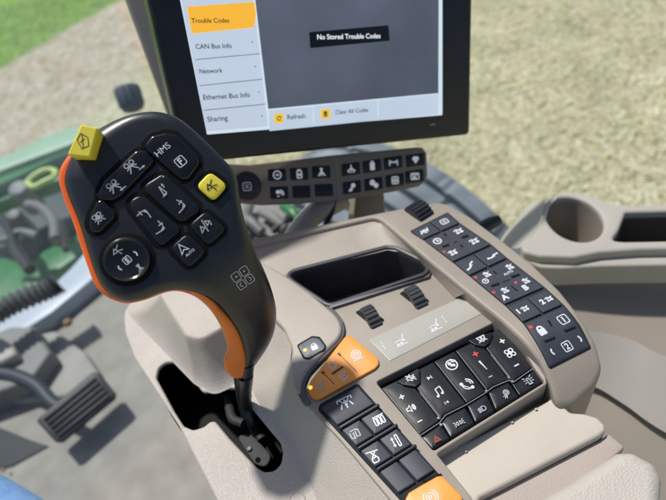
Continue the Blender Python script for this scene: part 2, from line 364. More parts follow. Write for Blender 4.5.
# ------------------------------------------------------------ symbols
def arc(cx, cy, r, a0=0, a1=360, n=18): return [(cx+r*math.cos(math.radians(a0+(a1-a0)*i/n)), cy+r*math.sin(math.radians(a0+(a1-a0)*i/n))) for i in range(n+1)]
def rr(x0, y0, x1, y1, r=.2):
    return arc(x1-r, y1-r, r, 0, 90, 4)+arc(x0+r, y1-r, r, 90, 180, 4)+arc(x0+r, y0+r, r, 180, 270, 4)+arc(x1-r, y0+r, r, 270, 360, 4)
def cl(p): return ('c', p)
def fl(p): return ('f', p)
IC = {
 'plus': [fl([(-.8, -.2), (-.2, -.2), (-.2, -.8), (.2, -.8), (.2, -.2), (.8, -.2), (.8, .2), (.2, .2), (.2, .8), (-.2, .8), (-.2, .2), (-.8, .2)])],
 'minus': [fl([(-.8, -.2), (.8, -.2), (.8, .2), (-.8, .2)])],
 'bar': [fl([(-.1, -1), (.1, -1), (.28, 1), (-.28, 1)])],
 'lock': [cl(rr(-.6, -.9, .6, .2)), arc(0, .25, .4, 0, 180, 10), cl(arc(0, -.35, .2))],
 'lockf': [fl(rr(-.65, -.9, .65, .25)), arc(0, .25, .42, 0, 180, 10)],
 'speaker': [cl([(-.9, -.3), (-.5, -.3), (-.05, -.7), (-.05, .7), (-.5, .3), (-.9, .3)]), arc(0, 0, .4, -50, 50, 8), arc(0, 0, .65, -50, 50, 8), arc(0, 0, .9, -50, 50, 8)],
 'mute': [cl([(-.9, -.3), (-.5, -.3), (0, -.8), (0, .8), (-.5, .3), (-.9, .3)]), [(-.9, .9), (.9, -.9)], [(.3, .4), (.9, -.4)], [(.9, .5), (.2, -.5)]],
 'note': [[(-.4, -.6), (-.4, .8)], [(.6, -.4), (.6, .95)], [(-.4, .75), (.6, .95)], fl(arc(-.62, -.65, .26)), fl(arc(.38, -.45, .26))],
 'next': [fl([(-.7, -.6), (.5, 0), (-.7, .6)]), fl([(.55, -.6), (.8, -.6), (.8, .6), (.55, .6)])],
 'prev': [fl([(.7, -.6), (-.5, 0), (.7, .6)]), fl([(-.8, -.6), (-.55, -.6), (-.55, .6), (-.8, .6)])],
 'phone': [arc(.2, .2, 1.0, 160, 290, 10), arc(.1, .1, .6, -20, 80, 7), arc(.1, .1, .95, -20, 80, 7), fl(arc(-.75, .55, .3)), fl(arc(.55, -.75, .3)), fl([(-.95, .3), (-.1, -.5), (.35, -.95), (.15, -.6), (-.6, .3)])],
 'talk': [cl(arc(-.1, -.1, .85)), fl(arc(-.3, .2, .3)), [(.1, .5), (.5, .1)], [(.2, .8), (.8, .2)], fl([(-.5, -.3), (.3, -.6), (.4, -.2), (0, 0)])],
 'fan': [cl(arc(.42, .42, .36)), cl(arc(-.42, .42, .36)), cl(arc(.42, -.42, .36)), cl(arc(-.42, -.42, .36)), fl(arc(0, 0, .16))],
 'hazard': [cl([(-.9, -.7), (.9, -.7), (0, .9)]), cl([(-.4, -.42), (.4, -.42), (0, .35)])],
 'beam': [cl(arc(.35, 0, .5, -90, 90, 10)+[(.0, .5), (-.0, -.5)])] + [[(-.95, y-.15), (-.2, y)] for y in (-.4, -.13, .13, .4)],
 'worklamp': [cl(arc(.25, .25, .55)), cl(arc(.25, .25, .25)), [(-.2, -.2), (-.8, -.3)], [(0, -.4), (-.3, -.95)], [(-.15, -.35), (-.7, -.8)]],
 'park': [cl(arc(-.35, 0, .28, 90, 270, 8)+[(-.2, -.3), (-.2, .3)]), cl(arc(.35, 0, .28, -90, 90, 8)+[(.2, .3), (.2, -.3)])] + [[(-.75, y), (-1.05, y*1.6)] for y in (-.3, 0, .3)] + [[(.75, y), (1.05, y*1.6)] for y in (-.3, 0, .3)],
 'beacon': [cl([(-.3, -.8), (.3, -.8), (.22, .35), (-.22, .35)]), [(-.45, -.85), (.45, -.85)]] + [[(.5*sx, y), (.95*sx, y*1.5)] for sx in (-1, 1) for y in (-.3, .1, .5)],
 'defrost': [cl([(-.8, .6), (.8, .6), (.55, -.1), (-.55, -.1)]), [(-.9, -.5), (-.4, -.3), (0, -.6), (.4, -.3), (.9, -.5)], fl([(-.2, .1), (.2, .1), (.3, .45), (-.3, .45)])],
 'impl': [[(-.9, .3), (-.3, .5), (.2, .2), (.9, .4)], fl([(-.7, -.1), (-.3, .35), (0, -.1)]), fl([(.1, -.1), (.4, .4), (.7, -.05)]), fl(arc(-.45, -.5, .28)), fl(arc(.45, -.45, .32)), [(-.2, -.5), (.2, -.5)]],
 'implA': [[(-.9, .3), (-.2, .7), (.2, .1), (.8, .5)], [(-.7, -.1), (-.2, .4), (0, -.4), (.5, .3)], fl(arc(-.5, -.5, .25)), fl(arc(.4, -.5, .28)), [(-.8, -.85), (.8, -.85)]],
 'plough': [[(-.9, -.5), (-.1, -.3), (.2, .35), (.9, .75)], fl([(-.3, -.3), (.5, .0), (.15, .5)]), fl([(.3, .45), (.9, .45), (.8, .85)]), fl(arc(-.75, -.5, .22))],
 'arrowup': [[(0, -.9), (0, .4)], fl([(-.4, .2), (.4, .2), (0, .9)])],
 'updown': [[(-.3, -.7), (-.3, .3)], fl([(-.6, .2), (0, .2), (-.3, .8)]), [(.3, .7), (.3, -.3)], fl([(0, -.2), (.6, -.2), (.3, -.8)])],
 'hitch': [[(-.9, .2), (-.2, .2), (.5, .7), (.9, .6)], [(-.2, .2), (.3, -.5), (.9, -.5)], fl(arc(-.1, .2, .18)), [(-.6, -.8), (-.6, -.2)], fl([(-.85, -.3), (-.35, -.3), (-.6, .1)])],
 'levels': [[(-.6, .8), (-.6, .4)], [(-.6, .2), (-.6, -.1)], [(-.6, -.3), (-.6, -.7)], [(-.7, .8), (-.4, .8)], [(-.7, -.7), (-.4, -.7)]],
 'sprayer': [[(-.95, .55), (.95, .55)], [(-.7, .55), (-.2, -.1), (0, .3), (.2, -.1), (.7, .55)], [(-.5, -.1), (-.8, -.8)], [(0, .1), (0, -.9)], fl([(-.25, -.5), (.25, -.5), (0, -.05)]), [(.5, -.1), (.8, -.8)], [(-.95, .55), (-.95, .1)], [(.95, .55), (.95, .1)]],
 'coils': [[(-.95, .75), (.95, .75)]]+[cl(rr(x, -.7, x+.4, .55, .18)) for x in (-.85, -.25, .35)],
 'implU': [[(-.9, .6), (-.9, -.5), (-.3, -.7), (-.3, .4)], [(.1, -.7), (.1, .5)], [(.3, .6), (.7, .6), (.7, -.6), (.3, -.6)], [(-.7, .8), (.5, .8)]],
 'tilt': [cl(rr(.05, -.9, .4, .9, .15)), [(-.5, -.6), (-.5, .6)], fl([(-.75, .4), (-.25, .4), (-.5, .85)]), fl([(-.75, -.4), (-.25, -.4), (-.5, -.85)])],
 'lockplough': [[(-.9, .9), (.9, .6)], [(-.2, .8), (0, .2), (.5, .7)], cl(rr(-.45, -.9, .45, -.2)), arc(0, -.2, .3, 0, 180, 8)],
 'circ': [cl(arc(0, 0, .85)), [(-.4, 0), (.4, 0)], fl([(.1, -.3), (.1, .3), (.5, 0)])],
 'clock': [cl(arc(0, 0, .8)), [(0, .5), (0, 0), (.4, -.2)], fl(arc(0, 0, .25))],
 'box1': [cl(rr(-.8, -.7, .8, .7, .3)), [(-.35, -.25), (.35, -.25)], [(-.35, .2), (.35, .2)]],
 'doc': [fl(rr(-.55, -.85, .55, .75, .15)), [(-.3, .95), (.3, .95)]],
 'bottle': [cl(rr(-.5, -.85, .5, .7, .15)), [(-.3, .9), (.3, .9)], [(-.5, 0), (.5, 0)], [(-.5, -.3), (.5, -.3)]],
 'net': [[(0, .9), (0, -.8)], [(0, .3), (-.5, -.2), (-.5, -.8)], [(0, .3), (.5, -.2), (.5, -.8)], [(-.9, -.5), (-.4, 0)], [(.9, -.5), (.4, 0)]],
 'spread': [fl([(-.35, .85), (.35, .85), (.2, .2), (-.2, .2)]), [(0, .2), (-.8, -.8)], [(0, .2), (-.3, -.8)], [(0, .2), (.3, -.8)], [(0, .2), (.8, -.8)], fl(arc(0, -.1, .25))],
 'frame': [[(-.9, -.6), (-.9, .6)], [(.9, -.6), (.9, .6)], [(-.9, .1), (.9, .1)], [(-.6, .4), (-.3, .1), (.3, .1), (.6, .4)]],
 'gem': [fl([(-.85, .35), (-.5, .75), (.5, .75), (.85, .35), (0, -.75)])],
 'tool': [fl(arc(.25, .35, .5)), [(-.1, 0), (-.8, -.8)], [(.1, -.2), (-.4, -.9)], fl([(-.5, -.2), (.1, -.6), (-.7, -.8)])],
 'gears': [fl(arc(-.35, .3, .38)), fl(arc(.45, -.35, .3)), cl(arc(-.35, .3, .5)), cl(arc(.45, -.35, .42))],
 'pump': [cl(rr(-.7, -.7, .7, .7, .2)), fl(rr(-.2, -.5, .2, .5, .1)), [(-.45, .3), (-.45, -.4)], [(.45, .3), (.45, -.4)]],
 'card': [cl(rr(-.9, -.6, .9, .6, .15)), [(-.7, .3), (.7, .3)], [(-.6, -.1), (.2, -.1)], [(-.6, -.35), (.4, -.35)]],
 'cam': [fl(arc(-.4, .2, .42)), fl([(0, -.2), (.3, -.2), (.3, .6), (0, .6)]), [(.5, -.6), (.5, .5), (.85, .1), (.85, -.6)], [(-.6, -.7), (-.1, -.7)]],
 'spider': [cl(arc(-.38, .38, .26)), cl(arc(.38, .38, .26)), [(-.7, -.2), (0, .15), (.7, -.2)], [(-.6, -.7), (0, .1), (.6, -.7)], [(0, .7), (0, -.3)], [(-.2, -.5), (.2, -.5)]],
 'spiderR': [cl(arc(-.38, .38, .26)), cl(arc(.38, .38, .26)), [(-.7, -.2), (0, .15), (.7, -.2)], [(-.6, -.7), (0, .1), (.6, -.7)], [(.45, -.9), (1.1, -.9)], fl([(1.0, -1.1), (1.0, -.7), (1.35, -.9)])],
 'spiderL': [cl(arc(-.38, .38, .26)), cl(arc(.38, .38, .26)), [(-.7, -.2), (0, .15), (.7, -.2)], [(-.6, -.7), (0, .1), (.6, -.7)], [(1.1, -.9), (.45, -.9)], fl([(.55, -1.1), (.55, -.7), (.2, -.9)])],
 'wedgeup': [[(0, .8), (-.25, -.5), (.25, -.5)], [(0, .8), (.25, -.5)], fl([(-.6, -.7), (.15, -.7), (-.1, -.35)]), [(.5, .2), (.5, .7)], fl([(.3, .6), (.7, .6), (.5, .95)])],
 'wedgedn': [[(-.9, -.4), (.3, -.6)], fl([(-.3, -.55), (.5, -.6), (.6, -.1)]), [(.55, -.1), (.5, .8)], [(.1, .2), (.8, .2)]],
 'tri': [fl([(-.5, -.6), (.5, -.6), (0, .9)])],
 'cursor': [cl([(-.75, -.7), (0, .95), (.75, -.7), (0, -.25)])],
 'split': [cl([(-.9, -.5), (-.2, -.2), (-.5, .3)]), [(-.15, -.9), (.2, .9)], cl([(.3, -.2), (.9, .1), (.4, .5)]), [(.7, -.5), (.9, -.1)]],
 'leaf': [cl([(-.7, -.6), (-.4, .5), (.4, .85), (.65, 0), (.1, -.8)]), [(-.5, -.6), (.45, .7)], [(-.35, .1), (.3, .1)]],
 'horn': [cl([(-.8, -.1), (-.2, .6), (.1, -.2)]), [(-.1, .2), (.8, .8)], [(.2, -.1), (.9, -.4)], [(.1, -.4), (.3, -.9)]],
 'lockp': [cl(arc(0, 0, .85)), cl(arc(0, 0, .45)), [(-.9, -1.1), (.9, -1.1)], [(-.3, 0), (.3, 0)]],
 'rot': [arc(0, 0, .8, 60, 330, 14), fl([(.2, .45), (.75, .45), (.5, 1.0)]), [(-.8, -1.1), (.4, -1.1)], [(-.2, -.1), (.2, .2)]],
 'cap': [cl([(-.8, 0), (-.5, .5), (0, .8), (.5, .5), (.8, 0), (.4, -.3), (-.4, -.3)]), [(-.6, -.8), (.6, -.8)], [(.5, .6), (1, .9)]],
 'brk1': [cl(rr(-.8, -.8, .8, .8, .3))],
 'parenL': [arc(1.6, 0, 2.0, 150, 210, 8)],
 'brace': [arc(-.3, 0, .9, -50, 50, 8)],
 'sss': [[(-.8, -.5), (-.5, .3), (-.2, -.2), (0, .5)], [(.1, -.6), (.3, .3), (.6, -.2), (.8, .6)]],
 'trash': [cl(rr(-.45, -.8, .45, .4, .1)), [(-.7, .55), (.7, .55)], [(-.2, .8), (.2, .8)], [(-.12, -.5), (-.12, .2)], [(.15, -.5), (.15, .2)]],
 'refresh': [arc(0, 0, .6, 40, 340, 14), fl([(.25, .15), (.9, .15), (.62, .75)])],
 'brake': [cl(arc(0, 0, .55)), arc(0, 0, .85, 120, 240, 10), arc(0, 0, .85, -60, 60, 10)],
 'dots': [fl(arc(-.7, -.9, .14)), fl(arc(-.7, -.35, .14)), fl(arc(-.7, .2, .14)), fl(arc(-.7, .75, .14))],
 'graph': [fl(arc(-.5, -.45, .22)), fl(arc(.05, -.45, .22)), [(-.8, 0), (-.2, .15), (.3, 0), (.9, .9)], fl([(.2, -.3), (.75, -.3), (.6, .2)]), [(-.9, -.75), (.9, -.75)]],
 'quad': [cl(rr(-.95, .05, -.1, .95, .15)), cl(rr(.1, .05, .95, .95, .15)), cl(rr(-.95, -.95, -.1, -.1, .15)), cl(rr(.1, -.95, .95, -.1, .15)), fl(arc(-.5, .5, .1)), fl(arc(.5, .5, .1)), arc(-.45, -.52, .22, 90, 270, 5), arc(.45, -.52, .22, -90, 90, 5)],
}
def upx(S, x, y, h):
    a = V(S.px(x-2, y, h)); b = V(S.px(x+2, y, h)); c = V(S.px(x, y-2, h)); d = V(S.px(x, y+2, h))
    return math.sqrt(((b-a).length/4)*((d-c).length/4))
_ti = [0]
def sym(parent, S, x, y, size, icon, h, m='icon', lw=.20, rot=0.0, asp=1.0):
    """flat printed symbol centred on pixel x,y; size = half extent in photo pixels"""
    c = S.px(x, y, h); k = upx(S, x, y, h)*size; mb = MB(); ca, sa = math.cos(rot), math.sin(rot)
    T = lambda p: (c[0]+(p[0]*asp*ca-p[1]*sa)*k, c[1]+(p[0]*asp*sa+p[1]*ca)*k)
    for i, st in enumerate(IC[icon]):
        hh = h+.00002*(i+1)
        if isinstance(st, tuple) and st[0] == 'c': mb.ribbon(S, [T(p) for p in (st[1][:-1] if (V(st[1][0])-V(st[1][-1])).length < 1e-6 else st[1])], lw*k, hh, True)
        elif isinstance(st, tuple) and st[0] == 'f':
            lp = st[1][:-1] if (V(st[1][0])-V(st[1][-1])).length < 1e-6 else st[1]
            lp = ccw([T(p) for p in lp]); ov, fs = fill([lp]); mb.add([S.w(a, b, hh) for a, b in ov], fs)
        else: mb.ribbon(S, [T(p) for p in st], lw*k, hh)
    return mb.build('symbol', m, parent)
_tc = {}
def textmesh(body, bold):
    if (body, bold) in _tc: return _tc[(body, bold)]
    cu = bpy.data.curves.new('t', 'FONT'); cu.body = body; cu.offset = bold; cu.resolution_u = 3; cu.fill_mode = 'FRONT'
    o = bpy.data.objects.new('t', cu); bpy.context.scene.collection.objects.link(o)
    dg = bpy.context.evaluated_depsgraph_get(); me = bpy.data.meshes.new_from_object(o.evaluated_get(dg))
    r = ([tuple(v.co[:2]) for v in me.vertices], [tuple(p.vertices) for p in me.polygons])
    bpy.data.objects.remove(o); bpy.data.meshes.remove(me); _tc[(body, bold)] = r; return r
def text(parent, S, x, y, wpx, body, h, m='icon', bold=.015, rot=0.0, align='c', hpx=None, name='lettering'):
    vs, fs = textmesh(body, bold); xs = [p[0] for p in vs]; ys = [p[1] for p in vs]
    w = max(xs)-min(xs); hh = max(ys)-min(ys); c = S.px(x, y, h)
    k = upx(S, x, y, h)
    kx = (k*wpx/w) if wpx else k*hpx/hh
    ky = (k*hpx/hh) if hpx else kx
    ox = (min(xs)+max(xs))/2 if align == 'c' else min(xs); oy = (min(ys)+max(ys))/2
    ca, sa = math.cos(rot), math.sin(rot)
    T = lambda p: ((p[0]-ox)*kx, (p[1]-oy)*ky)
    mb = MB(); mb.add([S.w(c[0]+T(p)[0]*ca-T(p)[1]*sa, c[1]+T(p)[0]*sa+T(p)[1]*ca, h+.00003) for p in vs], fs)
    return mb.build(name, m, parent)
def key(parent, S, pxs, h, name='button', m='key', r=.0008, rc=.0012, deep=.003, inset=.0003, pillow=0, label=None, step=None):
    p = ccw(S.poly(pxs, h)); p = rnd(p, rc, 4); p = offset(p, inset)
    o = MB().slab(S, p, top=h, deep=deep, r=r, pillow=pillow, step=step).build(name, m, parent)
    if label: o['label'] = label
    return o
def quad_t(a, b, c, d, s, t):      # bilinear in pixels; a=TL b=TR c=BR d=BL
    x = (a[0]*(1-s)+b[0]*s)*(1-t)+(d[0]*(1-s)+c[0]*s)*t; y = (a[1]*(1-s)+b[1]*s)*(1-t)+(d[1]*(1-s)+c[1]*s)*t; return (x, y)

# ============================================================ CONSOLE
con = thing('control_console', 'taupe tractor armrest console with orange, slate and black button panels and a storage bin', 'control console', K.w(0, 0, -.06))
z270 = Z(270, 190, 2.775); zb = Z(370, 310, 3.3333); zl = Z(270, 320, 2.776); z4 = Z(440, 320, 2.779)
zr = Z(400, 190, 2.63)
# main deck with openings for the bin and the switch bank
main = [(268, 262), (389, 245), (432, 262), (466, 291), (502, 318), (528, 346), (545, 372), (547.5, 384), (436.5, 454), (441, 459), (470, 495), (505, 545), (440, 580), (398, 510), (340, 440), (300, 398), (322, 366), (344, 343), (330, 312), (282, 276)]
tray = z270((38, 236), (325, 163), (350, 166), (436, 208), (436, 226), (425, 236), (165, 322))
bankhole = zb((20, 240), (428, 34), (462, 58), (500, 112), (550, 196), (583, 240), (212, 470))
mb = MB()
K_tray = rnd(ccw(K.poly(tray, 0)), .008, 6); K_bank = rnd(ccw(K.poly(bankhole, 0)), .0022, 4)
mb.slab(K, rnd(ccw(K.poly(main, 0)), .004, 4), [K_tray, K_bank], top=0, deep=.05, r=.0011, seg=3)
mb.build('deck', 'taupe', con)
# bin liner
tl = ccw(K_tray)
mb = MB()
lo = lambda d: offset(tl, d)
ring = [(lo(-.0030), .0002), (lo(-.0030), .0018), (lo(-.0024), .0028), (lo(-.001), .0032), (lo(.0006), .0026), (lo(.0014), .0014), (lo(.0022), -.004), (lo(.005), -.045)]
for (A, ha), (B, hb) in zip(ring, ring[1:]): mb.loopband([K.w(a, b, ha) for a, b in A], [K.w(a, b, hb) for a, b in B])
ov, fs = fill([ring[-1][0]]); mb.add([K.w(a, b, -.045) for a, b in ov], fs)
mb.build('bin_liner', mat('bin_liner_black', (.045, .043, .048), .45, .2, 1500, .1, 30, dust=.1), con)
# front lip of the bin
mb = MB(); lip = K.poly(z270((163, 329), (442, 240), (447, 226), (436, 236), (425, 243), (166, 318)), .0030)
mb.slab(K, lip, top=.0030, deep=.003, r=.0006); mb.build('bin_lip', mat('lip_grey', (.11, .10, .115), .4, .1), con)

# raised left platform
plat = [(225, 235), (262, 262), (281, 272), (305, 289), (324, 304), (336, 315), (341, 323), (342, 331), (338, 339), (320, 356), (306, 371), (301, 381), (300, 393), (296, 391), (291, 377), (290, 362), (292, 349), (284, 330), (262, 305), (225, 285)]
mb = MB(); pl = rnd(ccw(K.poly(plat, .006)), .02, 5)
mb.slab(K, pl, top=.006, deep=.012, r=.0028, seg=5); mb.build('platform', 'plat', con)
# grey groove edge round the orange panel, darkened as the platform's drop shadow
groove = [(326, 303), (336, 311), (343, 320), (345.5, 330), (342, 340), (325, 357), (309, 374), (304.5, 386), (306, 396), (311, 403), (304, 404), (297, 394), (297, 380), (312, 350), (318, 320)]
mb = MB(); mb.slab(K, rnd(ccw(K.poly(groove, .0030)), .02, 5), top=.0030, deep=.005, r=.001); mb.build('groove_edge', 'rim', con)

# side surface flowing from the deck down to the lever gate
rim = [(255, 285, .004), (281, 320, .0035), (291, 345, .0045), (291, 366, .004), (302, 396, .0005), (332, 427, -.0010), (369, 470, -.0010), (404, 512, -.0010), (446, 562, -.0010)]
mid = [(244, 305, -.010), (266, 335, -.012), (276, 358, -.013), (277, 385, -.015), (292, 415, -.017), (315, 450, -.018), (345, 495, -.018), (372, 535, -.018), (410, 580, -.018)]
low = [(232, 330, -.0355), (240, 352, -.0355), (247, 372, -.0355), (254, 396, -.0355), (272, 424, -.0355), (296, 455, -.0355), (316, 500, -.0355), (335, 550, -.0355), (370, 610, -.0355)]
rows = [[K.w(*K.px(x, y, h), h) for x, y, h in r] for r in (low, mid, rim)]
MB().patch(rows, 8, 8).build('side_surface', 'gate', con, smooth=60)

# lever gate plate with slot
zg = Z(120, 340, 3.125)
gate = [(139, 300), (126, 306), (123, 316), (125, 334), (134, 358), (178, 425), (216, 500), (250, 560), (400, 600), (330, 470), (300, 420), (262, 360), (240, 300), (190, 285)]
slot = zg((112, 118), (118, 88), (140, 70), (172, 68), (192, 82), (232, 130), (262, 168), (300, 150), (360, 150), (500, 320), (508, 350), (503, 385), (482, 408), (450, 412), (425, 396), (340, 305), (296, 252), (280, 254), (262, 270), (228, 281), (198, 268), (170, 225))
gp = rnd(ccw(K.poly(gate, -.035)), .03, 6); sp = rnd(ccw(K.poly(slot, -.035)), .0075, 5)
MB().slab(K, gp, [sp], top=-.035, deep=.0035, r=.0022, seg=5).build('lever_gate', 'gate', con)
mb = MB(); A = offset(gp, .0005); mb.loopband([K.w(a, b, -.24) for a, b in A], [K.w(a, b, -.0385) for a, b in A]); mb.build('gate_skirt', 'gate', con)
mb = MB(); A = offset(sp, -.004); mb.loopband([K.w(a, b, -.0386) for a, b in A], [K.w(a, b, -.10) for a, b in A])
ov, fs = fill([A]); mb.add([K.w(a, b, -.10) for a, b in ov], fs); mb.build('gate_well', 'void', con)
# hump beside the slot
top = [(157, 293), (166, 285), (214, 283), (240, 300), (226, 326), (200, 341), (184, 336)]
bas = [(124, 312), (140, 290), (225, 270), (266, 320), (262, 372), (214, 396), (194, 384)]
lp = []
tw = rnd(ccw(K.poly(top, .010)), .006, 5)
def blend(p, q, t): return [(a[0]*(1-t)+b[0]*t, a[1]*(1-t)+b[1]*t) for a, b in zip(p, q)]
tb = K.poly(top, .010); bb = K.poly(bas, -.0355)
if area(tb) < 0: tb.reverse(); bb.reverse()
for t, h in ((0, -.0355), (.08, -.0345), (.2, -.032), (.35, -.0275), (.5, -.0215), (.65, -.014), (.8, -.0055), (.9, .0005), (.97, .0055)):
    q = rnd(blend(bb, tb, t), .015, 6); lp.append([K.w(a, b, h) for a, b in q])
for d, h in ((.0004, .0078), (.0012, .0092), (.0024, .0098), (.004, .010)):
    q = offset(rnd(tb, .015, 6), d); lp.append([K.w(a, b, h) for a, b in q])
MB().loft(lp).build('gate_hump', 'gate', con, smooth=50)
# mechanism inside the slot
mb = MB()
mb.tube([K.w(*K.px(228, 398, -.055), -.055), K.w(*K.px(232, 418, -.05), -.05), K.w(*K.px(243, 424, -.05), -.05)], .0042)
mb.tube([K.w(*K.px(236, 395, -.06), -.06), K.w(*K.px(262, 440, -.06), -.06)], .004)
mb.slab(K, rnd(ccw(K.poly([(236, 436), (250, 432), (272, 456), (266, 468), (254, 464)], -.06)), .01), top=-.06, deep=.03, r=.001)
mb.build('lever_linkage', mat('linkage_black', (.035, .035, .037), .6, spec=.25), con)
mb = MB(); p = K.w(*K.px(250, 450, -.049), -.049); mb.lathe(p, K.n, [(.0022, 0), (.0022, .002), (.0015, .003), (0, .003)], 16); mb.build('screw', 'paint_d', con)
# screw cap near the bottom edge
cp = K.w(*K.px(297, 501, -.035), -.035)
MB().lathe(cp, K.n, [(.0062, -.001), (.0062, .0005), (.0057, .0009), (.0053, .0004), (0, .0004)], 40).build('screw_cap', 'gate', con)

# raised rail with the right-hand keys, running round behind the bin
rail = [(215, 256), (238, 249.5), (377, 217), (403, 239), (431, 263), (466, 292), (502, 321), (523, 341), (540, 362), (550, 384), (557, 407), (574, 404), (594, 386), (603, 370), (596, 343), (580, 316), (560, 290), (533, 264), (500, 238), (470, 216), (447, 203), (437, 202), (410, 206), (350, 218), (256, 237.5), (215, 246)]
rl = rnd(ccw(RS.poly(rail, .012)), .014, 6)
MB().slab(RS, rl, top=.012, deep=.075, r=.0032, seg=6, step=.005).build('rail', 'taupe', con, smooth=40)
# sloping inner face between rail and bin
ridge = [(215, 258, .0085), (238, 251.3, .0085), (377, 218.6, .0085)]
ridge2 = [(377, 218.6, .0085), (403, 241, .0085), (430.5, 265, .0085), (464.5, 293.5, .0085)]
base1 = [(240, 288, .0005), (281, 276, .0005), (388, 250, .0005)]
base2 = [(388, 250, .0005), (412, 256, .0005), (430, 272, .0005), (455, 298, .0005)]
W = lambda L: [K.w(*K.px(x, y, h), h) for x, y, h in L]
mb = MB(); mb.patch([W(base1), W(ridge)], 5, 3); mb.patch([W(base2), W(ridge2)], 5, 3); mb.build('bin_surround', 'taupe', con)

# thumb wheels
def wheel(x, y, rad, wid, h, mname, ang=0):
    c = K.w(*K.px(x, y, h), h-rad*.42); ax = K.u*math.cos(ang)+K.v*math.sin(ang); mb = MB(); n = 20*4
    q = K.n; s = ax.cross(q)
    loops = []
    for hh, rf in ((-wid/2, .86), (-wid/2+.0006, .95), (-wid/2+.0012, 1), (wid/2-.0012, 1), (wid/2-.0006, .95), (wid/2, .86)):
        L = []
        for k in range(n):
            g = 1.0 if (k % 4) in (0, 1) else .90
            r = rad*rf*g; t = 2*math.pi*k/n; L.append(c+ax*hh+(q*math.cos(t)+s*math.sin(t))*r)
        loops.append(L)
    mb.loft(loops, True, True); return mb.build('thumb_wheel', mname, con, smooth=25)
def well(pxs, h=.0006):
    p = rnd(ccw(K.poly(pxs, h)), .0015, 4); MB().slab(K, p, top=h, deep=.0012, r=.0004).build('wheel_slot', 'void', con)
well([(355, 312), (367, 306), (385, 320), (373, 327)]); well([(399, 293), (412, 287), (430, 301), (417, 307)])
wheel(371, 317, .0140, .0115, 0, 'wheel', 0); wheel(415.5, 297.5, .0145, .0120, 0, 'wheel', 0)
wheel(419, 211, .014, .018, .013, 'slated', .2)

# label strip
lab = key(con, K, [(368.5, 339.5), (463, 296.5), (483, 313), (390, 361)], .0004, 'label_strip', 'label', r=.0002, rc=.001, deep=.0004, inset=0)
sym(lab, K, 400, 341, 6.5, 'graph', .0005, lw=.16); sym(lab, K, 386, 343, 5, 'dots', .0005, lw=.16)
sym(lab, K, 434, 326, 6.5, 'graph', .0005, lw=.16); sym(lab, K, 447, 318, 5, 'levels', .0005, lw=.16)

# lock key on the platform
lf = key(con, K, [(296, 345), (312, 335.5), (320, 336.5), (327, 346), (325, 350), (309, 360), (303, 359)], .0064, 'key_frame', 'void', r=.0002, rc=.003, deep=.001, inset=.0003)
lk = key(con, K, [(297.5, 345.5), (312, 337), (319, 337.8), (325.5, 346), (324, 349.5), (309, 358.5), (304, 357.5)], .0072, 'lock_button', mat('grey_key', (.10, .11, .13), .4, dust=.15), rc=.003, deep=.0015, r=.0005)
sym(lk, K, 314, 346.5, 4.6, 'lockf', .0074, lw=.24); IC['dot'] = [fl(arc(0, 0, 1))]
sym(lk, K, 305, 350, 1.6, 'dot', .0074, 'led')

# orange triangular panel
op = key(con, K, zl((104, 190), (112, 168), (205, 48), (214, 42), (226, 44), (300, 106), (304, 122), (292, 135), (140, 220), (120, 221), (108, 208)), .0026, 'orange_panel', 'orange', r=.0007, rc=.006, deep=.003)
zo = Z(300, 330, 5.55)
sym(op, K, 356, 354.5, 5.2, 'lockp', .0028, lw=.2); sym(op, K, 332.5, 364, 4.6, 'rot', .0028, lw=.2); sym(op, K, 344, 375.5, 4.6, 'rot', .0028, lw=.2)
sym(op, K, 320.5, 387, 5, 'cap', .0028, 'icong', lw=.2); sym(op, K, 310.3, 387.6, 2.1, 'dot', .0028, 'led')
def strokepx(parent, S, pts, w, h, m='iconk', name='mark'):
    k = upx(S, pts[0][0], pts[0][1], h); return MB().ribbon(S, [S.px(x, y, h) for x, y in pts], w*k, h).build(name, m, parent)
strokepx(op, K, [(332, 374), (343, 366.5)], 2.0, .0029); strokepx(op, K, [(338.5, 353.5), (357, 372)], .6, .0029); strokepx(op, K, [(338, 353), (340.5, 355.5)], 2.2, .0030)
strokepx(op, K, [(322.5, 372), (334.5, 384.5)], .6, .0029); strokepx(op, K, [(322, 371.5), (324, 373.5)], 2.2, .0030)

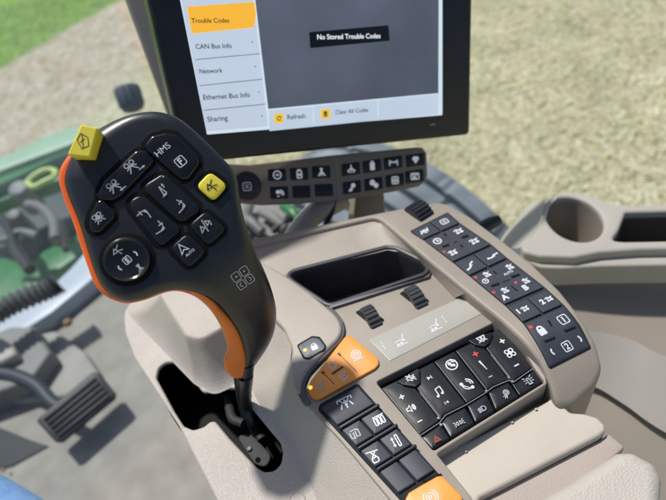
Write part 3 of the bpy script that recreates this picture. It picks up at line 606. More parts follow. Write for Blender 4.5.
# slate key panel on the left
P = zl((134, 242), (140, 232), (236, 178), (246, 178), (470, 428), (535, 500), (560, 530), (420, 580), (362, 500), (134, 250))
key(con, K, P, .0018, 'key_panel', mat('matt_slate', (.016, .019, .024), .75, spec=.2), r=.0006, rc=.0016, deep=.0025, inset=0)
TLq, TRq = (319.5, 406), (357, 384.5); BLq, BRq = (402, 498), (439, 474)
def lq(s, t): return quad_t(TLq, TRq, BRq, BLq, s, t)
rowsb = [0, .245, .47, .70, .985]
for i in range(4):
    t0, t1 = rowsb[i]+.012, rowsb[i+1]-.03
    cols = [(0, 1)] if i == 0 else [(0, .49), (.51, 1)]
    for j, (s0, s1) in enumerate(cols):
        k = key(con, K, [lq(s0, t0), lq(s1, t0), lq(s1, t1), lq(s0, t1)], .0038, 'button', 'slate', pillow=0, inset=.00015, r=.0011)
        cx, cy = lq((s0+s1)/2, (t0+t1)/2)
        if i == 0: sym(k, K, 345, 402, 7.6, 'sprayer', .0040, lw=.17)
        elif (i, j) == (1, 0): sym(k, K, 355.5, 434, 5.6, 'implU', .0040, 'icong', lw=.2)
        elif (i, j) == (1, 1): sym(k, K, 379.5, 420, 6.2, 'coils', .0040, lw=.2)
        elif (i, j) == (2, 0): sym(k, K, 374, 456.5, 7, 'lockplough', .0040, lw=.18)
        elif (i, j) == (2, 1): sym(k, K, 396.5, 441, 6.8, 'tilt', .0040, lw=.18)
    if i < 3:
        t = rowsb[i+1]-.008
        a, b, c, d = lq(.0, t-.016), lq(1.07, t-.016), lq(1.07, t+.014), lq(.0, t+.014)
        key(con, K, [a, b, c, d], .0058, 'divider_bar', 'slated', r=.001, rc=.001, inset=0)
key(con, K, [(422, 480), (441, 472.5), (443.5, 476), (425, 484)], .0044, 'divider_bar', 'void', r=.0005, rc=.0005)
ob = key(con, K, zl((372, 500), (384, 478), (462, 432), (478, 430), (534, 488), (536, 504), (500, 560), (440, 570)), .0046, 'orange_button', 'orange', r=.001, rc=.0025)
sym(ob, K, 431, 498, 9, 'brake', .0048, lw=.12); text(ob, K, 431, 498.5, None, 'P', .0048, hpx=6.5, bold=.02)

# switch bank
BKH = -.0015
zbl = lambda *p: zb(*p)
MB().slab(K, offset(K_bank, -.001), top=-.009, deep=.002, r=0.0001, seg=1).build('bank_base', 'void', con)
up_ = [[(35, 260), (120, 218), (235, 365), (228, 375), (165, 418)], [(120, 218), (211, 171), (322, 313), (250, 350), (235, 365)],
       [(211, 171), (282, 135), (388, 271), (322, 313)], [(282, 135), (360, 96), (466, 232), (408, 256), (388, 271)], [(360, 96), (440, 55), (543, 192), (478, 238), (466, 232)]]
lo_ = [[(168, 424), (236, 378), (268, 428), (207, 466)], [(236, 376), (252, 354), (318, 322), (350, 378), (268, 428)], [(322, 318), (388, 278), (418, 335), (350, 378)],
       [(392, 274), (410, 262), (462, 238), (498, 288), (418, 335)], [(466, 238), (480, 244), (546, 198), (578, 240), (498, 288)]]
ups = [key(con, K, zb(*p), BKH, 'rocker_button', 'key', r=.0011, rc=.0007, deep=.009, pillow=.0005, inset=.00022) for i, p in enumerate(up_)]
los = [key(con, K, zb(*p), BKH-.0006, 'button', 'key', r=.0009, rc=.0012, deep=.009, pillow=.0003, inset=.0003) for p in lo_]
hB = BKH+.0009
zc = lambda x, y: (370+x/3.3333, 310+y/3.3333)
def bs(par, x, y, s, ic, m='icon', **k): return sym(par, K, *zc(x, y), s, ic, hB, m, **k)
bs(ups[0], 106, 290, 3.4, 'plus'); bs(ups[0], 137, 328, 4.8, 'speaker', lw=.22); bs(ups[0], 166, 371, 3.2, 'minus')
bs(ups[1], 198, 226, 3.0, 'next'); bs(ups[1], 231, 273, 5.4, 'note', lw=.2); bs(ups[1], 256, 308, 2.9, 'prev', 'icong')
bs(ups[2], 273, 180, 6.2, 'talk', lw=.2); bs(ups[2], 324, 250, 5.8, 'phone', lw=.2)
bs(ups[3], 352, 147, 3.5, 'plus', 'iconr'); bs(ups[3], 377, 184, 5.6, 'bar', rot=.1, asp=.6); bs(ups[3], 402, 222, 2.6, 'minus', 'icong')
bs(ups[4], 441, 104, 3.3, 'plus'); bs(ups[4], 467, 143, 5.2, 'fan', lw=.22); bs(ups[4], 489, 184, 3.2, 'minus')
for b, (x, y, s, ic, m) in zip(los, [(222, 430, 3.8, 'hazard', 'iconrd'), (297, 377, 5.2, 'park', 'icong'), (374, 330, 4.6, 'beam', 'icong'), (453, 280, 4.8, 'worklamp', 'icong'), (528, 234, 5.0, 'beacon', 'icong')]):
    bs(b, x, y, s, ic, m, lw=.18 if ic != 'hazard' else .24)
# the two wedge keys
for pts, ic, c in (([(86, 238), (158, 192), (168, 200), (170, 243), (152, 258), (112, 252)], 'mute', (136, 226)), ([(322, 100), (402, 72), (412, 80), (400, 112), (382, 124), (350, 118)], 'defrost', (373, 97))):
    w = key(con, K, zb(*pts), BKH+.0022, 'wedge_button', 'key', r=.0008, rc=.0010, deep=.009)
    sym(w, K, *zc(*c), 4.4 if ic == 'mute' else 4.8, ic, BKH+.0024, lw=.2)
# satin trim between the rows
trim = [zc(*p) for p in ((163, 422), (232, 377), (251, 352), (320, 317), (388, 275), (409, 258), (463, 235), (479, 241), (546, 194))]
tp = [K.w(*K.px(x, y, BKH+.0004), BKH+.0004) for x, y in trim]
mb = MB()
for a, b in zip(tp, tp[1:]): mb.tube([a, (a+b)/2, b], .00045, 8, 2)
for q in (zc(228, 362), zc(237, 384), zc(388, 272), zc(463, 226), zc(475, 240)):
    mb.lathe(K.w(*K.px(*q, BKH), BKH), K.n, [(.0011, -.001), (.0011, .0007), (.0006, .0012), (0, .0012)], 12)
mb.build('trim_line', 'silver', con)
for i in (0, 3):
    a = zc(*up_[i+0][1]); b = zc(*[(235, 365), 0, (388, 271), (466, 232)][i]) if i != 0 else zc(235, 365)
    pa = K.w(*K.px(a[0]*.6+b[0]*.4, a[1]*.6+b[1]*.4, BKH), BKH+.0007); pb = K.w(*K.px(*b, BKH), BKH+.0007); MB().tube([pa, (pa+pb)/2, pb], .00025, 6, 2).build('trim_seam', 'silver', con)

# ledge in front of the bank
LH = -.013
ledge = [(430, 455), (470, 440), (548, 400), (552, 392), (562, 402), (570, 412), (584, 413), (598, 417), (606, 425), (606, 431), (600, 436), (500, 488), (480, 498), (470, 520), (440, 500)]
MB().slab(K, rnd(ccw(K.poly(ledge, LH)), .0035, 5), top=LH, deep=.02, r=.0028, seg=5).build('ledge', 'cream', con)
skirt = [(450, 505), (480, 500.5), (500, 490.5), (602, 438.5), (609, 433), (626, 447), (600, 470), (520, 530), (460, 540)]
MB().slab(K, rnd(ccw(K.poly(skirt, -.020)), .002, 4), top=-.020, deep=.05, r=.0018).build('front_skirt', mat('pinkish_taupe', (.37, .315, .275), .55, .3, 1100, .05, 20, grain='leather'), con)
for x, y in ((466, 455), (512, 426), (536, 413)):
    p = K.w(*K.px(x, y-3, LH), LH+.001); MB().box(p, K.u*.0010, K.v*.0008, K.n*.0006).build('clip_tab', 'cream', con, bevel=.0004)

# right key field on the rail
rows6 = [((410.5, 231), (447.5, 212.5)), ((423.8, 239.2), (459.8, 223.3)), ((453.8, 262), (491.5, 245)), ((470.5, 275.8), (507.5, 258.5)), ((505.8, 305), (545, 287.8)), ((523.7, 322.6), (563.5, 305)), ((550, 368), (590.5, 347.5))]
HR = .0128
out = [r[0] for r in rows6]+[(538, 342)]
out = [rows6[0][0], rows6[1][0], rows6[2][0], rows6[3][0], rows6[4][0], rows6[5][0], (538.5, 345), rows6[6][0], rows6[6][1], (580, 326), rows6[5][1], rows6[4][1], rows6[3][1], rows6[2][1], rows6[1][1], rows6[0][1]]
p = rnd(ccw(RS.poly(out, HR)), .0012, 4); p = offset(p, -.0006)
MB().slab(RS, p, top=HR, deep=.0015, r=.0003, seg=1, step=.006).build('key_field', 'slated', con)
def rq(i, s0, s1, t0, t1, gap=.03):
    a, b = rows6[i]; d, c = rows6[i+1]; return [quad_t(a, b, c, d, s, t) for s, t in ((s0, t0), (s1, t0), (s1, t1), (s0, t1))]
HK = .0145
def rkey(i, s0=0, s1=1, t0=.03, t1=.97):
    p = ccw(RS.poly(rq(i, s0, s1, t0, t1), HK)); p = offset(rnd(p, .0009, 4), .0004)
    return MB().slab(RS, p, top=HK, deep=.002, r=.0007, step=.005 if i == 5 else None).build('button', 'slate', con)
hs = HK+.00015
def rs(par, x, y, s, ic, m='icon', **k): return sym(par, RS, x, y, s, ic, hs, m, **k)
za = lambda x, y: (405+x/6.66, 200+y/6.66); ze = lambda x, y: (460+x/6.66, 245+y/6.66); zf = lambda x, y: (505+x/4.16, 290+y/4.16)
a = rkey(0, 0, .49); rs(a, *za(130, 208), 4.6, 'sss', lw=.3); a = rkey(0, .51, 1); rs(a, *za(262, 143), 3.8, 'box1', lw=.25)
a = rkey(1, t0=.02, t1=.98)
rs(a, *za(216, 273), 4, 'clock', lw=.3); rs(a, *za(356, 205), 4.4, 'impl', lw=.25); rs(a, *za(460, 272), 4.6, 'impl', lw=.25); rs(a, *za(318, 348), 4.4, 'impl', lw=.25)
rs(a, *za(260, 345), 1.4, 'dot', 'ledr')
def dash(par, p, q, w, f): return strokepx(par, RS, [f(*p), f(*q)], w, hs+.0001, 'void', 'slot_mark')
dash(a, (250, 312), (295, 296), 2.6, za); dash(a, (378, 252), (424, 236), 2.6, za); dash(a, (262, 222), (275, 236), 1.6, za); dash(a, (368, 298), (385, 312), 1.6, za); dash(a, (325, 285), (350, 275), .8, za)
a = rkey(2, 0, .49, .04, .96); rs(a, *ze(68, 140), 5.2, 'plough', lw=.28); a = rkey(2, .51, 1, .04, .96); rs(a, *ze(218, 75), 5.2, 'plough', lw=.28, rot=-.5)
a = rkey(3, t0=.02, t1=.98)
rs(a, *ze(178, 192), 3.6, 'implA', lw=.25); rs(a, *ze(170, 240), 3.2, 'clock', lw=.3); rs(a, *ze(330, 142), 3.6, 'implA', lw=.25); text(a, RS, *ze(322, 185), 9.5, 'AUTO', hs, bold=.03)
rs(a, *ze(438, 235), 3.6, 'implA', lw=.25); text(a, RS, *ze(436, 282), None, 'B', hs, hpx=6.4, bold=.05); rs(a, *ze(298, 298), 3.6, 'implA', lw=.25); text(a, RS, *ze(298, 347), None, 'A', hs, hpx=6.4, bold=.05)
for q in ((104, 216), (224, 315), (371, 250)): rs(a, *ze(*q), 1.5, 'dot', 'ledr')
dash(a, (208, 275), (262, 256), 2.8, ze); dash(a, (342, 215), (398, 196), 2.8, ze); dash(a, (222, 172), (245, 192), 1.2, ze); dash(a, (340, 272), (385, 305), 1.0, ze); dash(a, (285, 246), (330, 230), .7, ze)
a = rkey(4, 0, .49, .08, .97); text(a, RS, *ze(388, 443), None, '1', hs, hpx=6, bold=.05); rs(a, *ze(432, 422), 4, 'impl', lw=.28)
a = rkey(4, .51, 1, .08, .97); text(a, RS, *ze(548, 378), None, '2', hs, hpx=6, bold=.05); rs(a, *ze(592, 357), 4, 'impl', lw=.28)
a = rkey(5, t0=.02, t1=.985)
rs(a, *zf(150, 167), 6, 'lockf', lw=.3); rs(a, *zf(107, 154), 2.0, 'dot', 'ledr')
for (x, y), n in (((243, 122), '1'), ((259, 234), '2')): rs(a, *zf(x, y), 5.6, 'brk1', lw=.18); text(a, RS, *zf(x, y), None, n, hs, hpx=6.4, bold=.03)
rs(a, *zf(204, 254), 4.2, 'brace', rot=math.pi, lw=.4); rs(a, *zf(306, 206), 4.2, 'brace', lw=.4)
dash(a, (180, 126), (195, 150), 1.8, zf)
for q in (((164, 213), (205, 196)), ((248, 170), (290, 152))):
    p0, p1 = zf(*q[0]), zf(*q[1]); A = RS.w(*RS.px(*p0, hs), HK+.0006); B = RS.w(*RS.px(*p1, hs), HK+.0006); MB().tube([A, (A+B)/2, B], .0011, 10, 2).build('key_ridge', 'slated', con)

# ============================================================ ARMREST PAD
pd = [(455, 530), (537, 500), (619, 449.5), (634, 449), (658, 462), (665, 478), (662, 520), (640, 600), (500, 640)]
pp = rnd(ccw(K.poly(pd, -.010)), .008, 6); mb = MB()
mb.slab(K, pp, top=-.010, deep=.05, r=.009, seg=6)
pad = mb.build('armrest_pad', 'pad'); tag(pad, 'pale grained vinyl armrest pad in the bottom right corner below the console ledge', 'armrest pad')

# ============================================================ CONTROL LEVER
zj = lambda *p: [(50+a/2.775, 90+b/2.775) for a, b in p]
lev = thing('control_lever', 'black joystick lever with orange inner grip and two yellow buttons, standing in the slotted gate', 'joystick', K.w(*K.px(262, 440, -.06), -.06))
body = [(57, 180), (60, 163), (68, 147), (84, 130), (104, 119), (126, 111.5), (145, 108.5), (160, 109), (176, 114), (192, 126), (208, 141), (223, 156), (233, 167), (238, 180), (240, 196), (243, 212), (249, 231), (257, 251), (267, 273), (275, 296), (278, 314), (276, 332), (270, 347), (261, 361), (253, 372), (248, 378), (242, 376), (243.5, 360), (240, 344), (235, 332), (226, 319), (215.5, 307), (205, 299), (192, 293), (180, 290), (168, 290.5), (157, 293.5), (143, 299), (129, 302), (116, 300), (104, 293.5), (95, 283), (87, 266), (80, 246), (72, 222), (63, 200)]
bp = [tuple(q) for q in cr(ccw(J.poly(body, 0)), 4, True)]
def Rloc(a, b):                                       # edge radius: tight on the head, full on the grip
    t = max(0, min(1, (-.045-b)/.03)); t = t*t*(3-2*t); u = max(0, min(1, (b-a-.012)/.05)); u = u*u*(3-2*u); return .0070+.0050*t+.0070*u
def pillow_body(S, loop, hback, frac=1.0):
    pts = []
    n = len(loop)
    for f in (.06, .16, .3, .5, .75, 1.0):
        for i in range(0, n, 2):
            R = Rloc(*loop[i]); q = offset(loop, R*f)[i] if False else None
    offs = {}
    for f in (.05, .14, .28, .48, .74, 1.0):
        pr = []
        e = [offset(loop, .0070*f), offset(loop, .0140*f)]
        for i in range(n):
            R = Rloc(*loop[i]); t = (R-.0070)/.0070
            q = (e[0][i][0]*(1-t)+e[1][i][0]*t, e[0][i][1]*(1-t)+e[1][i][1]*t)
            if inside(q, loop) and abs(dist(q, loop)-R*f) < R*.07: pts.append(q)
    xs = [q[0] for q in loop]; ys = [q[1] for q in loop]; x = min(xs)
    while x < max(xs):
        y = min(ys)
        while y < max(ys):
            if inside((x, y), loop) and dist((x, y), loop) > Rloc(x, y)*1.02+.0005: pts.append((x, y))
            y += .004
        x += .004
    ov, fs = fill([loop], pts); vs = []
    for q in ov:
        d = dist(q, loop); R = Rloc(*q)
        h = 0 if d >= R else -R+math.sqrt(max(0, R*R-(R-d)**2))
        vs.append(S.w(q[0], q[1], h))
    mb = MB(); mb.add(vs, fs)
    prev = [S.w(a, b, -Rloc(a, b)) for a, b in loop]
    for k, (d, hb) in enumerate(((0, -.35), (0, -.8), (.001, -.92), (.003, -1))):
        A = offset(loop, d); nx = [S.w(a, b, -Rloc(*o)+(hback+Rloc(*o))*-hb if False else (-Rloc(*o))*(1+hb)+hback*(-hb)) for (a, b), o in zip(A, loop)]
        mb.loopband(nx, prev); prev = nx
    ov, fs = fill([A]); mb.add([S.w(a, b, hback) for a, b in ov], [f[::-1] for f in fs])
    return mb
pillow_body(J, bp, -.017).build('lever_body', 'soft', lev, smooth=50)
# orange under-shell, peeping out on the left edge, and the trigger strip
under = [(56.2, 178), (62, 160), (84, 140), (140, 130), (200, 160), (225, 200), (240, 250), (258, 300), (250, 345), (246, 374), (240, 379), (232, 378), (225.5, 372), (223.5, 362), (226.5, 353), (226.5, 343), (219, 324), (208, 308.5), (194, 298), (180, 293), (168, 293), (157, 296), (143, 301.5), (128, 305), (114.5, 302.5), (102, 296), (92.5, 285), (85.3, 267), (78.4, 247), (70.8, 223), (61.8, 200)]
upl = offset([tuple(q) for q in cr(ccw(J.poly(under, -.008)), 4, True)], .0009)
MB().slab(J, upl, top=-.0068, deep=.020, r=.0030, seg=5, bottom=True).build('orange_shell', 'orange_red', lev, smooth=50)
strip = [(184, 283), (196, 287), (206, 293), (214, 300), (221, 309), (231, 320), (239, 333), (244, 347), (247, 362), (246, 375), (240, 379), (232, 378), (225.5, 372), (223.5, 362), (226.5, 353), (226.5, 343), (219, 324), (209, 309), (197, 298.0), (186, 289.5)]
stp = [tuple(q) for q in cr(ccw(J.poly(strip, -.0045)), 4, True)]
MB().slab(J, stp, top=-.0045, deep=.012, r=.0038, seg=6).build('trigger_grip', 'trig', lev, smooth=60)
# pocket plates and buttons on the head
def jkey(zp, h=.0018, m='key', name='button', rc=.0042, pocket=True, r=.0013, inset=.0002, pil=.0004):
    c_ = (sum(p[0] for p in zp)/len(zp), sum(p[1] for p in zp)/len(zp)); zp = [(c_[0]+(x-c_[0])*1.045, c_[1]+(y-c_[1])*1.045) for x, y in zp]
    if pocket:
        q = offset(rnd(ccw(J.poly(zp, .0003)), rc, 4), -.0022)
        MB().slab(J, q, top=.00035, deep=.001, r=.0003, seg=1).build('button_pocket', 'void', lev)
    return key(lev, J, zp, h, name, m, r=r, rc=rc, deep=.002, inset=inset, pillow=pil)
hj = .0024
def js(par, z, s, ic, m='icon', **k): return sym(par, J, 50+z[0]/2.775, 90+z[1]/2.775, s, ic, hj, m, **k)
zk = lambda x, y: ((100+x/4.543-50)*2.775, (180+y/4.543-90)*2.775)
zs = lambda x, y: ((80+x/6.25-50)*2.775, (130+y/6.25-90)*2.775)
k1 = jkey(zj((264, 152), (284, 128), (322, 119), (348, 124), (408, 182), (413, 202), (382, 244), (364, 247), (270, 168)), .0026, 'gloss')
text(k1, J, 50+312/2.775, 90+165/2.775, 17, 'HMS', .0032, bold=.0); sym(k1, J, 50+362/2.775, 90+198/2.775, 6, 'brk1', .0031, lw=.15); text(k1, J, 50+362/2.775, 90+198/2.775, None, 'F', .0032, hpx=7, bold=.03)
k2 = jkey(zj((132, 288), (152, 248), (236, 170), (262, 168), (286, 194), (280, 206), (196, 292), (174, 304), (138, 302)), .0026, 'gloss')
sym(k2, J, *Z(80, 130, 6.25)((318, 228))[0], 8.5, 'spiderR', .0031, 'icong', lw=.14); sym(k2, J, *Z(80, 130, 6.25)((208, 352))[0], 8.5, 'spiderL', .0031, 'icong', lw=.14)
k3 = jkey(zj((106, 372), (112, 345), (130, 308), (146, 304), (179, 340), (176, 356), (138, 394), (116, 394)), .0022, 'gloss')
sym(k3, J, 50+134/2.775, 90+355/2.775, 7.5, 'spider', .0027, 'icong', lw=.14)
k4 = jkey(zj((262, 268), (272, 258), (310, 234), (326, 238), (412, 320), (410, 336), (372, 362), (354, 362), (266, 282)), .0016)
js(k4, zk(285, 50), 7.5, 'wedgeup', 'icong', lw=.16); js(k4, zk(362, 118), 7.5, 'wedgedn', 'icong', lw=.16, rot=.3); js(k4, zs(518, 290), 1.5, 'tri')
k5 = jkey(zj((221, 316), (228, 304), (248, 293), (268, 300), (356, 376), (356, 392), (312, 429), (296, 426), (224, 332)), .0016)
js(k5, zk(200, 158), 7.5, 'wedgedn', 'icong', lw=.16, rot=1.6); js(k5, zk(268, 216), 7.5, 'wedgedn', 'icong', lw=.16)
k6 = jkey(zj((384, 376), (432, 335), (490, 386), (438, 432)), .0016)
js(k6, zk(476, 208), 7.5, 'split', 'icong', lw=.15)
k7 = jkey(zj((332, 439), (380, 397), (434, 447), (386, 495)), .0016)
js(k7, zk(375, 312), 6, 'cursor', lw=.2); text(k7, J, *Z(100, 180, 4.543)((408, 330))[0], 11, 'AUTO', hj, bold=.02)
ky = jkey(zj((405, 266), (444, 226), (493, 264), (453, 309)), .0026, 'yellow', 'yellow_button')
sym(ky, J, 50+447/2.775, 90+267/2.775, 6.5, 'horn', .0031, 'iconk', lw=.16)
# rotary dial
dc = J.px(127.5, 259.5, 0); Dc = J.w(*dc, 0); ku = upx(J, 127.5, 259.5, 0)
MB().lathe(Dc, J.n, [(ku*27.5, 0), (ku*27.5, .0004), (ku*26, .0006), (0, .0006)], 64).build('dial_pocket', 'void', lev)
dial = MB().lathe(Dc, J.n, [(ku*23, 0), (ku*23, .0018), (ku*22.5, .0030), (ku*21, .0036), (ku*19.5, .0030), (ku*18.5, .0027), (0, .0027)], 64).build('dial', 'gloss', lev)
sym(dial, J, 127, 260, 4.6, 'brk1', .0029, lw=.16); text(dial, J, 127, 260, None, 'E', .0029, hpx=5.2, bold=.04)
sym(dial, J, 134.3, 254.5, 4, 'brace', .0029, lw=.35); sym(dial, J, 121, 267, 4, 'brace', .0029, lw=.35, rot=math.pi)
sym(dial, J, 117, 251, 6, 'horn', .0029, 'icong', lw=.15); sym(dial, J, 140, 268, 5.5, 'spread', .0029, 'icong', lw=.15)
# group of four printed keys on the grip
qx = Z(50, 240, 2.775)
sym(lev, J, *qx((535, 105))[0], 9.5, 'quad', .0006, 'icon', lw=.07, rot=-.12)
# yellow block button on the far edge
q0 = J.poly([(74, 159), (96, 160), (104, 134), (84, 127)], .0)
q1 = J.poly([(66.5, 155), (90, 157.5), (98, 127.5), (80.5, 124)], .010)
# body of block: visible lower/right faces
if area(q0) < 0: q0.reverse(); q1.reverse()
lp = []
for t, h in ((0, -.002), (.5, .004), (.95, .0086)): lp.append([J.w(a, b, h) for a, b in rnd(blend(q0, q1, t), .0012, 4)])
for d, h in ((.0003, .0095), (.0009, .010)): lp.append([J.w(a, b, h) for a, b in offset(rnd(q1, .0012, 4), d)])
yb = MB().loft(lp).build('yellow_block_button', 'yellow', lev, smooth=30)
sym(yb, J, 83, 141, 9, 'leaf', .0101, 'iconk', lw=.09)
# shaft
shp = [J.w(*J.px(246, 362, -.012), -.012), J.w(*J.px(245, 378, -.012), -.012), K.w(*K.px(246, 402, -.030), -.030), K.w(*K.px(253, 425, -.05), -.05), K.w(*K.px(262, 446, -.08), -.08)]
MB().tube(shp, [.0062, .0062, .0048, .0045, .0045], 18, 6).build('shaft', 'black', lev, smooth=60)
shp2 = [K.w(*K.px(236, 378, -.015), -.015), K.w(*K.px(239, 400, -.035), -.035), K.w(*K.px(246, 425, -.055), -.055)]
MB().tube(shp2, [.0022, .002, .002], 10, 6).build('cable', 'black', lev, smooth=60)

# ============================================================ DISPLAY
dis = thing('touch_display', 'black framed touch display reading No Stored Trouble Codes above the narrow row of keys', 'display', DS.w(0, 0, 0))
hx = [(147, -2), (184.6, 167), (470.5, 137), (473.2, -2)]
lf_, br_ = V(DS.px(184.6, 164)), V(DS.px(470.5, 134.5)); tlx = V(DS.px(147, 0)); trx = V(DS.px(473, 0))
ext = 1.42
TLd = lf_+(tlx-lf_)*ext; TRd = br_+(trx-br_)*ext
bezel = [tuple(lf_), tuple(br_), tuple(TRd), tuple(TLd)]
MB().slab(DS, rnd(ccw(bezel), .006, 6), top=0, deep=.030, r=.004, seg=5, bottom=True).build('housing', 'bezel', dis)
def dq(pts, h, name, m, par=None, rc=0, deep=.0002, extend=None):
    p = ccw(DS.poly(pts, h)); p = rnd(p, rc, 3) if rc else p
    return MB().slab(DS, p, top=h, deep=deep, r=deep*.5, seg=1).build(name, m, par or dis)
# extrapolate up: screen sides beyond the frame top
SL0, SL1 = (207, 134.5), (180, 0); SR0, SR1 = (442.5, 115), (442.5, 0)
def up(p0, p1, k=1.9): return (p0[0]+(p1[0]-p0[0])*k, p0[1]+(p1[1]-p0[1])*k)
scr = dq([SL0, SR0, up(SR0, SR1, 1.30), up(SL0, SL1, 1.27)], .0004, 'screen', 'screen_edge', rc=.001)
dq([(206.6, 131.5), (268, 126.3), (253.5, 0), up((268, 126.3), (253.5, 0), 1.23), up((206.6, 131.5), (181, 0), 1.23)], .0006, 'menu_column', 'screen_panel')
dq([(269.5, 131), (438.5, 114), (438.7, 94), (268.6, 110.5)], .0006, 'tool_bar', 'screen_panel')
dq([(268.3, 108.8), (438.5, 93), (438.8, 0), up((438.5, 93), (438.8, 0), 1.30), up((268.3, 108.8), (255.4, 0), 1.28), (255.4, 0)], .0006, 'message_area', 'screen_dark')
for (a, b) in (((195.4, 59.5), (260, 53.5)), ((199.6, 85.6), (262.5, 79)), ((203.8, 110.2), (265.5, 104))):
    dq([(a[0], a[1]-.35), (b[0], b[1]-.35), (b[0], b[1]+.35), (a[0], a[1]+.35)], .0008, 'menu_divider', 'screen_div')
mi = dq([(187, 6.5), (253.5, 1.8), (254.5, 3), (256, 14), (254.5, 25), (253.8, 27.2), (191.8, 33.5)], .0009, 'menu_highlight', 'screen_orange', rc=.0003)
text(mi, DS, 191.3, 20.4, 40, 'Trouble Codes', .0011, 'screen_text', bold=.008, align='l')
for x, y, w, s in ((195.5, 46.4, 38, 'CAN Bus Info'), (199.4, 71.2, 24, 'Network'), (203.3, 97.3, 49, 'Ethernet Bus Info'), (207.3, 120, 21, 'Sharing')):
    text(scr, DS, x, y, w, s, .0009, 'screen_text', bold=.006, align='l')
for x, y in ((252.5, 42), (255.3, 66.5), (259, 92), (262, 116)):
    sym(scr, DS, x, y, 1.3, 'tri', .0009, 'screen_text', rot=-math.pi/2)
mbx = dq([(309.3, 32), (388.5, 25), (389.8, 40.5), (310.3, 48)], .0009, 'message_box', 'screen_black', rc=.001)
text(mbx, DS, 349.6, 36.2, 69, 'No Stored Trouble Codes', .0011, 'screen_white', bold=.012)
for x, y, ic, s, w, tx, ty in ((279, 118.3, 'refresh', 'Refresh', 19, 296.5, 116.4), (325.5, 113.8, 'trash', 'Clear All Codes', 35, 352, 110.9)):
    ib = dq([(x-4.7, y-4.3), (x+4.3, y-5.1), (x+4.7, y+4.3), (x-4.3, y+5.1)], .0009, 'icon_tile', 'screen_yellow', rc=.0008)
    sym(ib, DS, x, y, 3, ic, .0011, 'screen_text', lw=.25); text(scr, DS, tx, ty, w, s, .0009, 'screen_text', bold=.006)
for x, y in ((313.5, 114.5), (378, 107.8)): dq([(x-.4, y-8), (x+.4, y-8), (x+.6, y+8), (x-.2, y+8)], .0008, 'tool_divider', 'screen_edge')
dq([(430, 124.2), (435, 123.6), (435.2, 124.6), (430.2, 125.2)], .0003, 'bezel_mark', 'icong')

# ============================================================ SWITCH BAR
bar = thing('switch_bar', 'narrow taupe bar with two rows of small black keys and a round X knob', 'switch bar', BS.w(0, 0, -.01))
bpx = [(210, 163), (250, 164.6), (330, 155.5), (415, 147.3), (423, 147.5), (427, 153), (427.8, 176), (425, 182), (419, 186.5), (395, 191.5), (346, 200), (300, 204), (262, 205.5), (240, 203.5), (210, 196)]
q = rnd(ccw(BS.poly(bpx, 0)), .003, 5)
MB().slab(BS, q, top=0, deep=.02, r=.0016, seg=4, bottom=True).build('bar_body', 'taupe_b', bar)
zbar = lambda x, y: (230+x/3.027, 130+y/3.027)
ics = {(0, 0): 'circ', (0, 1): 'bottle', (0, 2): 'spread', (0, 3): 'net', (0, 4): 'doc', (0, 5): 'frame', (0, 6): 'gem', (1, 0): 'cam', (1, 3): 'tool', (1, 4): 'gears', (1, 5): 'pump', (1, 6): 'card'}
cen = [[(143, 136), (210, 133), (277, 127), (367, 118), (431, 109), (495, 99), (562, 91)], [(150, 190), (217, 187), (285, 182), (370, 173), (436, 163), (500, 152), (560, 140)]]
for r_ in range(2):
    for c_ in range(7):
        x, y = zbar(*cen[r_][c_]); sl = -.03 if c_ < 3 else -.14
        w_, h_ = 9.6, 6.3
        pts = [(x-w_, y-h_-w_*sl), (x+w_-.8, y-h_+w_*sl), (x+w_, y+h_+w_*sl), (x-w_+.8, y+h_-w_*sl)]
        k = key(bar, BS, pts, .0010, 'button', 'key', r=.0006, rc=.0012, deep=.002)
        if (r_, c_) in ics: sym(k, BS, x, y, 4.6, ics[(r_, c_)], .0012, 'bicon', lw=.24)
MB().slab(BS, ccw(BS.poly([(334.5, 157), (336, 156.8), (340, 200), (338.5, 200.3)], .0006)), top=.0006, deep=.001, r=.0002, seg=1).build('bar_seam', 'taupe_d', bar)
kc = BS.w(*BS.px(246.5, 186, 0), 0); kk = upx(BS, 246.5, 186, 0)
kn = MB().lathe(kc, BS.n, [(kk*14.6, 0), (kk*14.6, .003), (kk*13.6, .0055), (kk*11, .006), (0, .006)], 48).build('knob', mat('brownish_black', (.016, .012, .012), .3), bar)
sym(kn, BS, 247, 186.5, 5, 'brk1', .0062, lw=.2); text(kn, BS, 247, 186.5, None, 'X', .0064, hpx=4.6, bold=.03)
# mount arm between bar and console
mp = [(316, 199), (374, 192), (380, 218), (384, 245), (318, 245), (300, 235)]
mb = MB()
def vfr(px, py, d, n, u=V((1, 0, 0))): return Surf(at(px, py, d), u, n.cross(u))
MS = Surf(BS.w(*BS.px(345, 215), -.022), BS.u, BS.v)
arm = thing('mount_arm', 'light taupe bracket rising behind the storage bin to carry the narrow key bar', 'mounting bracket', MS.w(0, 0, -.02))
MB().slab(MS, rnd(ccw(MS.poly([(357, 190), (384, 186), (388, 250), (352, 252)], 0)), .003, 4), top=0, deep=.02, r=.002, bottom=True).build('bracket_plate', 'taupe_b', arm)
t1 = [MS.w(*MS.px(345, 196, .004), -.004), MS.w(*MS.px(318, 212, 0), -.004), MS.w(*MS.px(296, 234, 0), -.004), MS.w(*MS.px(280, 262, 0), -.004)]
MB().tube(t1, [.015, .013, .010, .010], 18, 6).build('bracket_stay', 'beige', arm, smooth=60)
MB().tube([MS.w(*MS.px(338, 196, .012), .008), MS.w(*MS.px(332, 215, .01), .006), MS.w(*MS.px(322, 232, 0), 0), MS.w(*MS.px(318, 250, 0), 0)], .0028, 10, 6).build('cable', 'black', arm, smooth=60)

